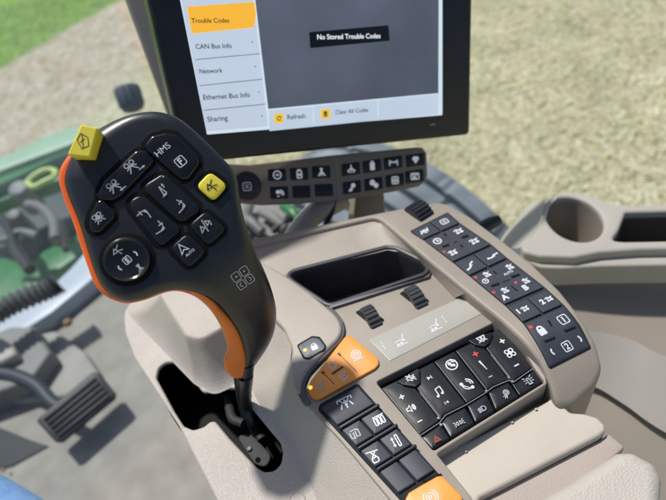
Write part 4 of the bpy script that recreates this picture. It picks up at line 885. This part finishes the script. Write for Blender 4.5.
# ============================================================ CUP HOLDER CONSOLE ON THE RIGHT
CH = -.10
CS = Surf(K.O, K.u, K.v)
cup = thing('cup_holder_console', 'blurred taupe side console with a round cup holder and a second open pocket', 'cup holder', CS.w(*CS.px(590, 240, CH), CH-.1))
topo = [(520, 245), (531, 236), (541, 222), (546, 205), (556, 195), (570, 191), (590, 194), (612, 203), (640, 205), (760, 200), (780, 250), (700, 248), (640, 249), (600, 252), (575, 257), (540, 256), (524, 252)]
ch = K.px(578, 220, CH); kr = upx(K, 578, 220, CH)
hole = [K.px(575+29*math.cos(t)+0*math.sin(t), 219+21.5*math.sin(t)+6*math.cos(t), CH) for t in [2*math.pi*i/40 for i in range(40)]]
pocket = K.poly([(626, 212), (780, 208), (780, 238), (625, 241), (612, 240), (619, 230)], CH)
tp_ = rnd(ccw(K.poly(topo, CH)), .008, 5)
MB().slab(K, tp_, [ccw(hole), rnd(ccw(pocket), .004, 4)], top=CH, deep=.03, r=.004, seg=5).build('tray_top', 'beige', cup)
mb = MB(); hl = ccw(hole)
cupm = mat('cup_interior', (.27, .24, .20), .5, .3, 500)
for f, h in ((0, -.004),):
    c = V((sum(p[0] for p in hl)/40, sum(p[1] for p in hl)/40))
    sc = lambda k: [tuple(c+(V(p)-c)*k) for p in hl]
    mb.loopband([K.w(a, b, CH-.003) for a, b in sc(1.01)], [K.w(a, b, CH-.065) for a, b in sc(.86)])
    ov, fs = fill([sc(.86)]); mb.add([K.w(a, b, CH-.065) for a, b in ov], fs)
mb.build('cup_well', cupm, cup)
mb = MB(); pk = rnd(ccw(pocket), .004, 4); A = offset(pk, -.0005)
mb.loopband([K.w(a, b, CH-.003) for a, b in A], [K.w(a, b, CH-.05) for a, b in offset(pk, .003)])
ov, fs = fill([offset(pk, .003)]); mb.add([K.w(a, b, CH-.05) for a, b in ov], fs); mb.build('pocket_well', mat('pocket_dark', (.07, .062, .052), .6), cup)
# flared left flank and side panel
fl_rows = [[(546, 200, CH-.002), (540, 222, CH-.002), (528, 240, CH-.002), (519, 248, CH-.004)], [(528, 205, CH-.02), (518, 222, CH-.02), (508, 238, CH-.02), (504, 250, CH-.02)], [(515, 222, CH-.06), (506, 232, CH-.06), (499, 243, CH-.06), (496, 252, CH-.06)]]
MB().patch([W(r) for r in fl_rows][::-1], 5, 5).build('flank', 'beige', cup, smooth=60)
lipb = [(508, 254), (530, 256), (560, 258.5), (600, 254), (780, 249), (780, 263), (600, 266), (560, 268), (540, 267)]
MB().slab(K, ccw(K.poly(lipb, CH-.012)), top=CH-.012, deep=.03, r=.003).build('tray_lip', 'beige', cup)
MB().patch([W([(790, 262, CH-.026), (640, 264, CH-.026), (560, 268, CH-.026), (520, 262, CH-.026)])[::-1], W([(800, 300, -.17), (640, 296, -.17), (575, 290, -.16), (530, 285, -.15)])[::-1], W([(800, 420, -.22), (650, 380, -.20), (600, 360, -.19), (560, 350, -.18)])[::-1]][::-1], 6, 6).build('side_panel', 'taupe_d', cup, smooth=60)
mb = MB(); mb.patch([W([(570, 330, -.165), (600, 332, -.165), (632, 340, -.165), (670, 358, -.165), (800, 400, -.165)]), W([(560, 385, -.19), (592, 386, -.19), (625, 405, -.19), (668, 434, -.19), (800, 500, -.19)])][::-1], 6, 4)
mb.build('lower_panel', mat('grey_taupe_panel', (.26, .245, .22), .6, .3, 700, .05, 10, grain='leather'), cup, smooth=60)
mb = MB(); mb.patch([W([(550, 378, -.195), (592, 380, -.195), (625, 399, -.195), (668, 428, -.195), (800, 494, -.195)]), W([(560, 470, -.24), (600, 480, -.24), (640, 500, -.24), (680, 520, -.24), (800, 580, -.24)])][::-1], 6, 4)
mb.build('bottom_panel', 'taupe_d', cup, smooth=60)
# latch bits in the gap
p = K.w(*K.px(489, 224, -.08), -.08)
lt = MB().tube([p-K.u*.02, p, p+K.u*.014], [.006, .008, .006], 14, 4).build('latch_knob', 'black'); tag(lt, 'small black latch knob between the key rail and the cup holder', 'latch knob')

# ============================================================ CAB STRUCTURE, LEFT
FZ = C0.z-1.0
def zsurf(z): return Surf(V((0, 0, z)), V((1, 0, 0)), V((0, 1, 0)))
FL = zsurf(FZ)
fl = MB().slab(FL, ccw(FL.poly([(104, 264), (240, 250), (420, 420), (420, 640), (-120, 640), (-120, 420), (-20, 352), (42, 322), (62, 304)], 0)), top=0, deep=.03, r=.008).build('floor', 'mat')
tag(fl, kind='structure')
# pale sill along the front edge of the floor
A = Surf(V((0, 0, FZ+.05)), V((1, 0, 0)), V((0, 1, 0)))
sl = MB().slab(A, ccw(A.poly([(-40, 340), (-10, 322), (40, 296), (70, 268), (95, 240), (110, 250), (96, 276), (52, 312), (-6, 350)], 0)), top=0, deep=.07, r=.008).build('window_sill', 'sill')
tag(sl, 'pale bluish sill strip along the front edge of the grey floor mat', 'sill')
# little brown crumb on the floor
q = MB(); c = FL.w(*FL.px(68, 323), .006); q.lathe(c, V((.2, .1, 1)), [(.001, -.006), (.011, -.004), (.012, .002), (.007, .007), (0, .008)], 10); cr_ = q.build('dirt_clod', mat('brown_clod', (.30, .20, .11), .9, .5, 300)); tag(cr_, 'small brown dirt clod lying on the floor mat near the sill', 'dirt clod')
# small crumbs near the driver's trousers
for x, y, r in ((3, 470.5, .004), (11, 474, .003)):
    q = MB(); c = FL.w(*FL.px(x, y), .003); q.lathe(c, V((.1, .2, 1)), [(.0004, -r), (r, -r*.5), (r*.9, r*.3), (0, r*.8)], 9); o_ = q.build('dirt_crumb', mat('tan_crumb', (.35, .26, .16), .9)); tag(o_, 'tiny tan dirt crumb on the dark floor just above the denim leg', 'dirt crumb', 'dirt crumbs by the denim leg')
# pedal housing: beige box and dark ramp
B = Surf(V((0, 0, FZ+.075)), V((1, 0, 0)), V((0, 1, 0)))
hs_ = thing('pedal_housing', 'dusty grey and beige pedal box at the left edge behind the ribbed pedal', 'pedal housing', B.w(*B.px(20, 350), -.07))
MB().slab(B, rnd(ccw(B.poly([(-80, 350), (-10, 335), (10, 326), (34, 326), (50, 352), (30, 380), (-80, 420)], 0)), .015, 5), top=0, deep=.075, r=.01, seg=4).build('box_top', 'paint_d', hs_)
B2 = Surf(B.O+V((0, 0, -.05)), B.u, B.v)
MB().slab(B2, rnd(ccw(B2.poly([(30, 335), (55, 330), (85, 352), (100, 374), (70, 396), (30, 400), (-80, 410), (-80, 380)], 0)), .015, 5), top=0, deep=.025, r=.01, seg=4).build('box_step', mat('grey_step', (.27, .26, .235), .7, .4, 300, .15, 12), hs_)
B3 = Surf(B.O+V((0, 0, .03)), B.u, B.v)
MB().slab(B3, rnd(ccw(B3.poly([(-80, 330), (-5, 334), (12, 344), (16, 354), (0, 362), (-80, 370)], 0)), .01, 5), top=0, deep=.035, r=.01, seg=4).build('beige_cap', 'beige', hs_)
# pedal
PS = Surf(V((0, 0, FZ+.085)), plane_from((37, 420), (97, 372), V((0, 0, FZ+.085)), V((0, 0, 1))).normalized(), V((0, 0, 1)))
pu = PS.u; pn = (V((0, 0, 1))*.9+V((.1, -.4, 0))).normalized(); PO = hitz(77, 407, FZ+.085); pv = pn.cross(pu)
PS = Surf(PO, pu, pv)
ped = thing('foot_pedal', 'ribbed black rubber foot pedal on a curved dark arm above the floor mat', 'pedal', PS.w(0, 0, -.1))
MB().slab(PS, rnd(ccw(PS.poly([(36, 421), (40, 416), (92, 372), (99, 373), (115, 393), (114, 398), (61, 442), (55, 442)], 0)), .004, 4), top=0, deep=.014, r=.003, bottom=True).build('pedal_pad', 'pedal', ped)
for t in (.12, .31, .50, .69, .88):
    a = quad_t((39, 419), (95, 373.5), (113, 396), (58, 440), .03, t); b = quad_t((39, 419), (95, 373.5), (113, 396), (58, 440), .97, t)
    d = .055
    a2 = quad_t((39, 419), (95, 373.5), (113, 396), (58, 440), .03, t+d); b2 = quad_t((39, 419), (95, 373.5), (113, 396), (58, 440), .97, t+d)
    a1 = quad_t((39, 419), (95, 373.5), (113, 396), (58, 440), .03, t-d); b1 = quad_t((39, 419), (95, 373.5), (113, 396), (58, 440), .97, t-d)
    MB().slab(PS, ccw(PS.poly([a1, b1, b2, a2], .004)), top=.0045, deep=.005, r=.0022).build('tread_rib', 'pedal', ped)
pa = [hitz(-30, 376, FZ+.075), hitz(5, 374, FZ+.075), hitz(34, 384, FZ+.075), hitz(52, 402, FZ+.075), hitz(66, 410, FZ+.075)]
MB().tube(pa, [.017, .017, .016, .014, .012], 16, 6).build('pedal_arm', mat('blue_grey_arm', (.035, .042, .055), .5), ped, smooth=60)
# bellows hose
hp = [hitz(-30, 330, FZ+.17), hitz(10, 305, FZ+.165), hitz(50, 288, FZ+.15), hitz(58, 283, FZ+.15)]
P_ = cr(hp, 26); n = len(P_)
mb = MB(); loops = []
for i, p in enumerate(P_):
    t = (P_[min(i+1, n-1)]-P_[max(i-1, 0)]).normalized(); x = t.cross(V((0, 0, 1))).normalized(); y = x.cross(t); r = .027+.0042*math.sin(i*2*math.pi/4)
    loops.append([p+(x*math.cos(2*math.pi*k/20)+y*math.sin(2*math.pi*k/20))*r for k in range(20)][::-1])
mb.loft(loops, True, True); bl = mb.build('bellows_hose', 'hose', smooth=70); tag(bl, 'grey ribbed bellows hose entering from the left edge above the pedal box', 'bellows hose')
# driver's denim leg
leg = [hitz(-60, 445, FZ+.50), hitz(-10, 500, FZ+.50), hitz(45, 560, FZ+.50)]
ld = (leg[2]-leg[0]).normalized(); mb = MB()
lc = at(-16, 549, .60); l0 = at(-118, 483, .64); l1 = at(52, 605, .56)
mb.tube([l0, (l0+lc)/2+V((0, 0, .002)), lc, l1, l1+(l1-lc)], [.066, .069, .071, .074, .08], 32, 10)
pr = mb.build('person', 'denim', smooth=80); tag(pr, 'seated driver in light blue denim trousers, thigh in the bottom left corner', 'person')

# dark sheet painted as the shadow on the floor under the pedal
dk = MB().slab(FL, ccw(FL.poly([(-120, 425), (-10, 424), (30, 440), (48, 446), (12, 466), (-120, 500)], .004)), top=.004, deep=.004, r=.001).build('floor_shadow', mat('floor_shadow_dark', (.03, .035, .04), .7, .4, 300)); tag(dk, kind='structure')

# cab post left of the display
pz = hitz(150, 60, C0.z-.36)
def vpt(x, y, d): return at(x, y, d)
a0, a1 = vpt(118, -16, .62), vpt(170, 126, .66); b0_, b1_ = vpt(152, -16, .62), vpt(204, 126, .66); back = Fw*.06
mb = MB(); L0 = [a0, b0_, b0_+back, a0+back]; L1 = [a1, b1_, b1_+back, a1+back]; mb.loft([L1, L0], True, True)
po = mb.build('cab_post', 'post', bevel=.006); tag(po, 'dark taupe cab post rising left of the display', 'cab post')
for o_ in (po,):
    pass

# ============================================================ OUTSIDE
GZ = C0.z-2.5
def ground_mat():
    m = bpy.data.materials.new('stubble_ground'); m.use_nodes = True; nt = m.node_tree; N = nt.nodes; L = nt.links; p = N['Principled BSDF']; p.inputs['Roughness'].default_value = 1; p.inputs['Specular IOR Level'].default_value = .1
    g = N.new('ShaderNodeNewGeometry')
    def noise(sc, det=5, st=None, dist_=0):
        n = N.new('ShaderNodeTexNoise'); n.inputs['Scale'].default_value = sc; n.inputs['Detail'].default_value = det; n.inputs['Roughness'].default_value = .74; n.inputs['Distortion'].default_value = dist_
        src = g.outputs['Position']
        if st:
            mp = N.new('ShaderNodeMapping'); mp.inputs['Rotation'].default_value = (0, 0, st[1]); mp.inputs['Scale'].default_value = (1, st[0], 1); L.new(src, mp.inputs[0]); src = mp.outputs[0]
        L.new(src, n.inputs['Vector']); return n.outputs['Fac']
    def ramp(f, els):
        r = N.new('ShaderNodeValToRGB'); e = r.color_ramp.elements
        while len(e) < len(els): e.new(.5)
        for a, (pos, c) in zip(e, els): a.position = pos; a.color = (*c, 1)
        L.new(f, r.inputs[0]); return r.outputs[0]
    def mix(f, a, b):
        x = N.new('ShaderNodeMix'); x.data_type = 'RGBA'
        if isinstance(f, float): x.inputs[0].default_value = f
        else: L.new(f, x.inputs[0])
        L.new(a, x.inputs[6]); L.new(b, x.inputs[7]); return x.outputs[2]
    straw = ramp(noise(22, 12, (.6, .5), .4), [(.30, (.15, .14, .08)), (.42, (.38, .36, .21)), (.52, (.56, .54, .36)), (.64, (.82, .81, .72))])
    straw2 = ramp(noise(1.6, 9), [(.34, (.16, .17, .09)), (.46, (.44, .42, .25)), (.6, (.60, .57, .40)), (.7, (.70, .70, .62))])
    straw = mix(.4, straw, straw2)
    dirt = ramp(noise(8, 8, (.5, .2), .6), [(.3, (.30, .24, .17)), (.45, (.46, .39, .29)), (.56, (.54, .48, .38)), (.72, (.62, .60, .60))])
    grass = ramp(noise(24, 7), [(.3, (.10, .21, .03)), (.5, (.22, .38, .07)), (.7, (.42, .56, .16))])
    def line(P1, P2, wdt, nz=.5, sc=1.5):      # 0..1 across a line on the ground
        d = (P2-P1).normalized(); nx, ny = -d.y, d.x
        dp = N.new('ShaderNodeVectorMath'); dp.operation = 'DOT_PRODUCT'; L.new(g.outputs['Position'], dp.inputs[0]); dp.inputs[1].default_value = (nx, ny, 0)
        s = N.new('ShaderNodeMath'); s.operation = 'SUBTRACT'; L.new(dp.outputs['Value'], s.inputs[0]); s.inputs[1].default_value = P1.x*nx+P1.y*ny
        q = N.new('ShaderNodeMath'); q.operation = 'MULTIPLY_ADD'; L.new(noise(sc, 5), q.inputs[0]); q.inputs[1].default_value = nz*2; q.inputs[2].default_value = -nz
        t = N.new('ShaderNodeMath'); t.operation = 'ADD'; L.new(s.outputs[0], t.inputs[0]); L.new(q.outputs[0], t.inputs[1])
        r = N.new('ShaderNodeMapRange'); r.interpolation_type = 'SMOOTHSTEP'; r.inputs['From Min'].default_value = -wdt; r.inputs['From Max'].default_value = wdt; L.new(t.outputs[0], r.inputs['Value']); return r.outputs[0]
    A1, A2 = hitz(150, 60, GZ), hitz(230, -10, GZ)
    c = mix(line(A1, A2, .5, .8), straw, dirt)
    G1, G2 = hitz(0, 68, GZ), hitz(118, 0, GZ)
    c = mix(line(G1, G2, .2, .35, 3.0), c, grass)
    L.new(c, p.inputs['Base Color'])
    b = N.new('ShaderNodeBump'); b.inputs['Strength'].default_value = .6; b.inputs['Distance'].default_value = .05; L.new(noise(30, 6), b.inputs['Height']); L.new(b.outputs[0], p.inputs['Normal'])
    return m
mb = MB(); rows = []
for i in range(2): rows.append([V((x, (-60, 600)[i], GZ)) for x in (-400, 400)])
mb.grid(rows); gr = mb.build('ground', ground_mat()); tag(gr, kind='structure')

# cut straw and grass blades lying over the visible field
def blades(name, n, region, colr, ln, label, seed, w=.0045):
    rn = random.Random(seed); mb = MB(); vs = []; fs = []
    (x0, x1), (y0, y1), test = region
    while len(fs) < n:
        x, y = rn.uniform(x0, x1), rn.uniform(y0, y1)
        if not test(x, y): continue
        a = rn.gauss(.6, .9); e = abs(rn.gauss(.25, .35)); L_ = rn.uniform(*ln)
        d = V((math.cos(a)*math.cos(e), math.sin(a)*math.cos(e), math.sin(e))); sd_ = V((-math.sin(a), math.cos(a), rn.uniform(-.5, .5)))*w*rn.uniform(.6, 1.4)
        p = V((x, y, GZ+rn.uniform(.004, .03))); k = len(vs); vs += [p-sd_, p+sd_, p+d*L_+sd_*.4, p+d*L_-sd_*.4]; fs.append((k, k+1, k+2, k+3))
    me = bpy.data.meshes.new(name); me.from_pydata(vs, [], fs); me.materials.append(colr); o = bpy.data.objects.new(name, me); bpy.context.scene.collection.objects.link(o); o['_w'] = 0
    return tag(o, label, name.replace('_', ' '), kind='stuff')
def blade_mat(name, cols):
    m = bpy.data.materials.new(name); m.use_nodes = True; nt = m.node_tree; N = nt.nodes; L = nt.links; p = N['Principled BSDF']; p.inputs['Roughness'].default_value = .7
    g = N.new('ShaderNodeNewGeometry'); r = N.new('ShaderNodeValToRGB'); e = r.color_ramp.elements
    while len(e) < len(cols): e.new(.5)
    for i, (a, c) in enumerate(zip(e, cols)): a.position = i/(len(cols)-1); a.color = (*c, 1)
    L.new(g.outputs['Random Per Island'], r.inputs[0])
    nz = N.new('ShaderNodeTexNoise'); nz.inputs['Scale'].default_value = 1.3; nz.inputs['Detail'].default_value = 6; nz.inputs['Roughness'].default_value = .7; L.new(g.outputs['Position'], nz.inputs['Vector'])
    mr = N.new('ShaderNodeMapRange'); mr.inputs['From Min'].default_value = .35; mr.inputs['From Max'].default_value = .65; mr.inputs['To Min'].default_value = .62; mr.inputs['To Max'].default_value = 1.22; L.new(nz.outputs['Fac'], mr.inputs[0])
    x = N.new('ShaderNodeVectorMath'); x.operation = 'SCALE'; L.new(r.outputs[0], x.inputs[0]); L.new(mr.outputs[0], x.inputs['Scale']); L.new(x.outputs[0], p.inputs['Base Color']); return m
Ga, Gb = hitz(0, 68, GZ), hitz(118, 0, GZ); Gd = (Gb-Ga).normalized(); Gn = V((-Gd.y, Gd.x, 0))
side = lambda x, y: (V((x, y, GZ))-Ga).dot(Gn)
blades('straw', 52000, ((-4.2, 6.5), (1.2, 9.5), lambda x, y: side(x, y) < .1 and math.hypot(x, y) > 1.3 and random.random() < (1.0 if x > -1 else .3)), blade_mat('straw_blades', [(.22, .21, .10), (.46, .45, .25), (.60, .58, .38), (.50, .53, .28), (.76, .75, .62)]), (.03, .09), 'pale cut straw and dry grass lying over the field', 3)
blades('grass', 26000, ((-9, 1), (2, 12), lambda x, y: side(x, y) > .0), blade_mat('grass_blades', [(.08, .19, .02), (.18, .34, .05), (.30, .46, .10), (.45, .55, .2)]), (.05, .12), 'fresh green grass at the far upper left edge of the field', 5)

# tyre seen past the display
TZ = C0.z-.95
T1, T2 = hitz(395, 138, TZ), hitz(500, 176, TZ); td = (T2-T1).normalized(); ax = V((td.y, -td.x, 0))
if ax.y > 0: ax = -ax                                   # towards the tractor
R_ = .72; ctr = hitz(405, 141, TZ)+ax*.28+V((0, 0, -R_))
prof = [(.40, -.27), (.60, -.285), (.68, -.27), (.715, -.24)]
ws = -.24
for i in range(6):
    x = -.24+i*.08
    prof += [(.72, x+.006), (.72, x+.062), (.685, x+.066), (.685, x+.080)]
prof += [(.715, .245), (.68, .27), (.60, .285), (.40, .27)]
ty = thing('tractor_tyre', 'large dusty blue grey tyre with long grooves just beyond the cab, behind the display', 'tyre', ctr+V((0, 0, -R_)))
def tread(nb=44):
    mb = MB(); x = V((0, 0, 1)); y = ax.cross(x); n = nb*6; loops = []
    for r, h in prof:
        L = []
        for k in range(n):
            sh = int((h+.3)*14)*2; rr_ = r-(.012 if (r > .705 and (k+sh) % 12 == 0) else 0); t = 2*math.pi*k/n
            L.append(ctr+ax*h+(x*math.cos(t)+y*math.sin(t))*rr_)
        loops.append(L)
    return mb.loft(loops, False, False)
tread().build('tread_surface', 'tyre', ty, smooth=30)
MB().lathe(ctr, ax, [(.05, -.2), (.38, -.22), (.42, -.26), (.42, .26), (.38, .22), (.05, .2)], 48, V((0, 0, 1))).build('rim', 'green', ty, smooth=40)
# dark deck below the tyre, seen through the gap under the switch bar
DKZ = C0.z-.72
dkS = zsurf(DKZ)
de = thing('chassis_step', 'dark cluttered machine frame glimpsed below the narrow key bar', 'machine frame', dkS.w(*dkS.px(275, 220), -.1))
MB().slab(dkS, ccw(dkS.poly([(225, 200), (292, 200), (310, 245), (220, 260)], 0)), top=0, deep=.05, r=.004).build('frame_plate', 'paint_d', de)
for x0, y0, x1, y1, r, m in ((238, 214, 262, 232, .012, 'hose'), (262, 212, 285, 228, .012, 'paint_d'), (284, 206, 300, 222, .012, 'green'), (250, 205, 240, 240, .01, 'steel'), (272, 232, 300, 214, .008, 'black')):
    MB().tube([dkS.w(*dkS.px(x0, y0, .02), .02), dkS.w(*dkS.px((x0+x1)/2, (y0+y1)/2-2, .03), .03), dkS.w(*dkS.px(x1, y1, .02), .02)], r, 12, 5).build('pipe', m, de, smooth=60)

# ribbed knob beyond the windscreen
kb = at(130, 99, 1.3); ka = (Yd*.85+Xr*.25+Fw*.1).normalized(); n = 48
mb = MB(); x = ka.cross(Fw).normalized(); y = ka.cross(x); loops = []
for r, h in ((.014, -.036), (.030, -.032), (.034, -.024), (.033, .014), (.026, .028), (.010, .034)):
    loops.append([kb+ka*h+(x*math.cos(2*math.pi*k/n)+y*math.sin(2*math.pi*k/n))*r*(1 if k % 4 < 2 else .93) for k in range(n)])
mb.loft(loops, True, True); kb_ = mb.build('ribbed_cap', 'knob', smooth=30); tag(kb_, 'small blue grey ribbed cap seen through the windscreen above the joystick', 'ribbed cap')

# green machine parts on the left, seen through the windscreen
HZ_ = C0.z-.55
def slabz(z, pts, name, m, par=None, deep=.05, r=.01, rc=.02):
    S = zsurf(z); o = MB().slab(S, rnd(ccw(S.poly(pts, 0)), rc, 4), top=0, deep=deep, r=r, bottom=True).build(name, m, par); return o
hood = thing('tractor_hood', 'green painted machine frame with a pale reflected edge left of the joystick', 'machine frame', hitz(20, 220, C0.z-1.3))
slabz(C0.z-1.02, [(-60, 182), (0, 157), (40, 138), (72, 126), (100, 132), (64, 146), (0, 170), (-60, 196)], 'pale_edge', 'greenp', hood, .03, .012)  # pale colour suggests the reflecting lower edge of the glass
slabz(C0.z-1.12, [(-60, 190), (0, 164), (66, 140), (74, 165), (64, 178), (20, 193), (-60, 224)], 'green_panel', 'green', hood, .06, .01)
slabz(C0.z-1.25, [(18, 274), (44, 250), (88, 228), (100, 240), (60, 268), (24, 292)], 'green_beam', 'green', hood, .06, .01)
slabz(C0.z-1.30, [(-40, 262), (4, 256), (22, 262), (34, 280), (20, 300), (-40, 320)], 'green_block', 'green', hood, .1, .02)
slabz(C0.z-1.45, [(-60, 200), (20, 184), (66, 172), (84, 205), (74, 236), (30, 262), (-60, 290)], 'shadow_plate', mat('shade_dark_green', (.03, .05, .045), .5), hood, .05, .01)  # dark sheet standing in for the shade among the machine parts
lm = thing('lime_handle', 'pale yellow green loop handle on the green machine frame', 'handle', hitz(38, 177, C0.z-1.02))
q = [hitz(x, y, C0.z-1.0) for x, y in ((27, 183), (34, 176), (46, 170), (55, 171), (54, 177), (44, 182), (34, 187), (27, 183))]
MB().tube(q, .012, 12, 6).build('loop', 'lime', lm, smooth=60)
for (x, y, r, h, lbl) in ((24, 194, .045, .05, 'pale steel cylinder cap between the lime handle and the black hoses'), (17, 218, .03, .03, 'small steel fitting below the pale cylinder cap at left')):
    o_ = MB().lathe(hitz(x, y, C0.z-1.12), V((.1, -.3, 1)), [(r, -.1), (r, h-.01), (r*.8, h), (r*.35, h+.004), (0, h+.004)], 28).build('steel_fitting', 'steel'); tag(o_, lbl, 'fitting')
for pts, r, m, lbl in (([(28, 205), (42, 208), (54, 222), (56, 240)], .022, 'hose', 'dark hose curving down from the steel cap left of the joystick'), ([(-10, 212), (8, 226), (16, 250), (30, 270)], .02, 'black', 'black hose running down along the left edge to the green beam'),
                       ([(-10, 240), (6, 240), (20, 232), (38, 236)], .016, 'steel', 'steel pipe crossing behind the two dark hoses'), ([(38, 200), (50, 214), (62, 228), (66, 250)], .013, 'black', 'thin black hose nearest the joystick beside the green beam')):
    o_ = MB().tube([hitz(x, y, C0.z-1.08) for x, y in pts], r, 14, 6).build('hydraulic_hose', m, smooth=60); tag(o_, lbl, 'hose')

# dusty windscreen panes, pale veil mixed in as haze: left of the post, and the right-hand pane beyond the tyre side
def glass():
    m = bpy.data.materials.new('dusty_hazy_glass'); m.use_nodes = True; nt = m.node_tree; N = nt.nodes; L = nt.links; N.remove(N['Principled BSDF']); out = N['Material Output']
    t = N.new('ShaderNodeBsdfTransparent'); t.inputs[0].default_value = (.95, .98, 1, 1); d = N.new('ShaderNodeBsdfDiffuse'); d.inputs[0].default_value = (.75, .80, .85, 1)
    tl_ = N.new('ShaderNodeBsdfTranslucent'); tl_.inputs[0].default_value = (.75, .80, .85, 1); ad = N.new('ShaderNodeAddShader'); L.new(d.outputs[0], ad.inputs[0]); L.new(tl_.outputs[0], ad.inputs[1])
    n = N.new('ShaderNodeTexNoise'); n.inputs['Scale'].default_value = 7; n.inputs['Detail'].default_value = 6; tc = N.new('ShaderNodeTexCoord'); L.new(tc.outputs['Object'], n.inputs['Vector'])
    r = N.new('ShaderNodeMapRange'); r.inputs['From Min'].default_value = .3; r.inputs['From Max'].default_value = .7; r.inputs['To Min'].default_value = .006; r.inputs['To Max'].default_value = .03; L.new(n.outputs['Fac'], r.inputs[0])
    m1 = N.new('ShaderNodeMixShader'); L.new(r.outputs[0], m1.inputs[0]); L.new(t.outputs[0], m1.inputs[1]); L.new(ad.outputs[0], m1.inputs[2]); L.new(m1.outputs[0], out.inputs[0]); return m
wa, wb = hitz(-60, 372, FZ+.03), hitz(112, 244, FZ+.03); wd = (wb-wa).normalized(); wa = wa-wd*.3; wb = wb+wd*.35
gp_ = MB(); tk = V((wd.y, -wd.x, 0))*.005; hh = V((0, 0, 1.25))
gp_.box((wa+wb)/2+hh*.5, (wb-wa)/2, tk*.5, hh*.5); wsn = gp_.build('windscreen', glass()); tag(wsn, 'large dusty, hazed windscreen pane standing on the pale sill at left', 'windscreen')

# ============================================================ LIGHT, WORLD, CAMERA
SUN_EL, = (math.radians(64),)
sd = V((-.58, .81, 0)).normalized(); sd = V((sd.x*math.cos(SUN_EL), sd.y*math.cos(SUN_EL), math.sin(SUN_EL)))   # towards the sun
sun = bpy.data.lights.new('sun', 'SUN'); sun.energy = 4.1; sun.angle = math.radians(2.6); sun.color = (1, .965, .91)
so = bpy.data.objects.new('sun', sun); bpy.context.scene.collection.objects.link(so); so.rotation_euler = (-sd).to_track_quat('-Z', 'Y').to_euler(); so.location = (0, 0, 5)
w = bpy.data.worlds.new('World'); bpy.context.scene.world = w; w.use_nodes = True; nt = w.node_tree
sk = nt.nodes.new('ShaderNodeTexSky'); sk.sky_type = 'NISHITA'; sk.sun_disc = False; sk.sun_elevation = SUN_EL; sk.sun_rotation = math.atan2(sd.x, sd.y); sk.dust_density = 2
nt.links.new(sk.outputs[0], nt.nodes['Background'].inputs[0]); nt.nodes['Background'].inputs[1].default_value = .095
cam = bpy.data.cameras.new('camera'); co = bpy.data.objects.new('camera', cam); bpy.context.scene.collection.objects.link(co)
cam.sensor_width = 36; cam.lens = 36*FOC/666; cam.clip_start = .01; cam.clip_end = 2000
mw = Matrix((( Xr.x, -Yd.x, -Fw.x, C0.x), (Xr.y, -Yd.y, -Fw.y, C0.y), (Xr.z, -Yd.z, -Fw.z, C0.z), (0, 0, 0, 1))); co.matrix_world = mw
cam.dof.use_dof = True; cam.dof.focus_distance = .345; cam.dof.aperture_fstop = 6.2
sc = bpy.context.scene; sc.camera = co
sc.view_settings.view_transform = 'Standard'; sc.view_settings.look = 'None'; sc.view_settings.exposure = 0
for o in bpy.data.objects:
    if '_w' in o: del o['_w']
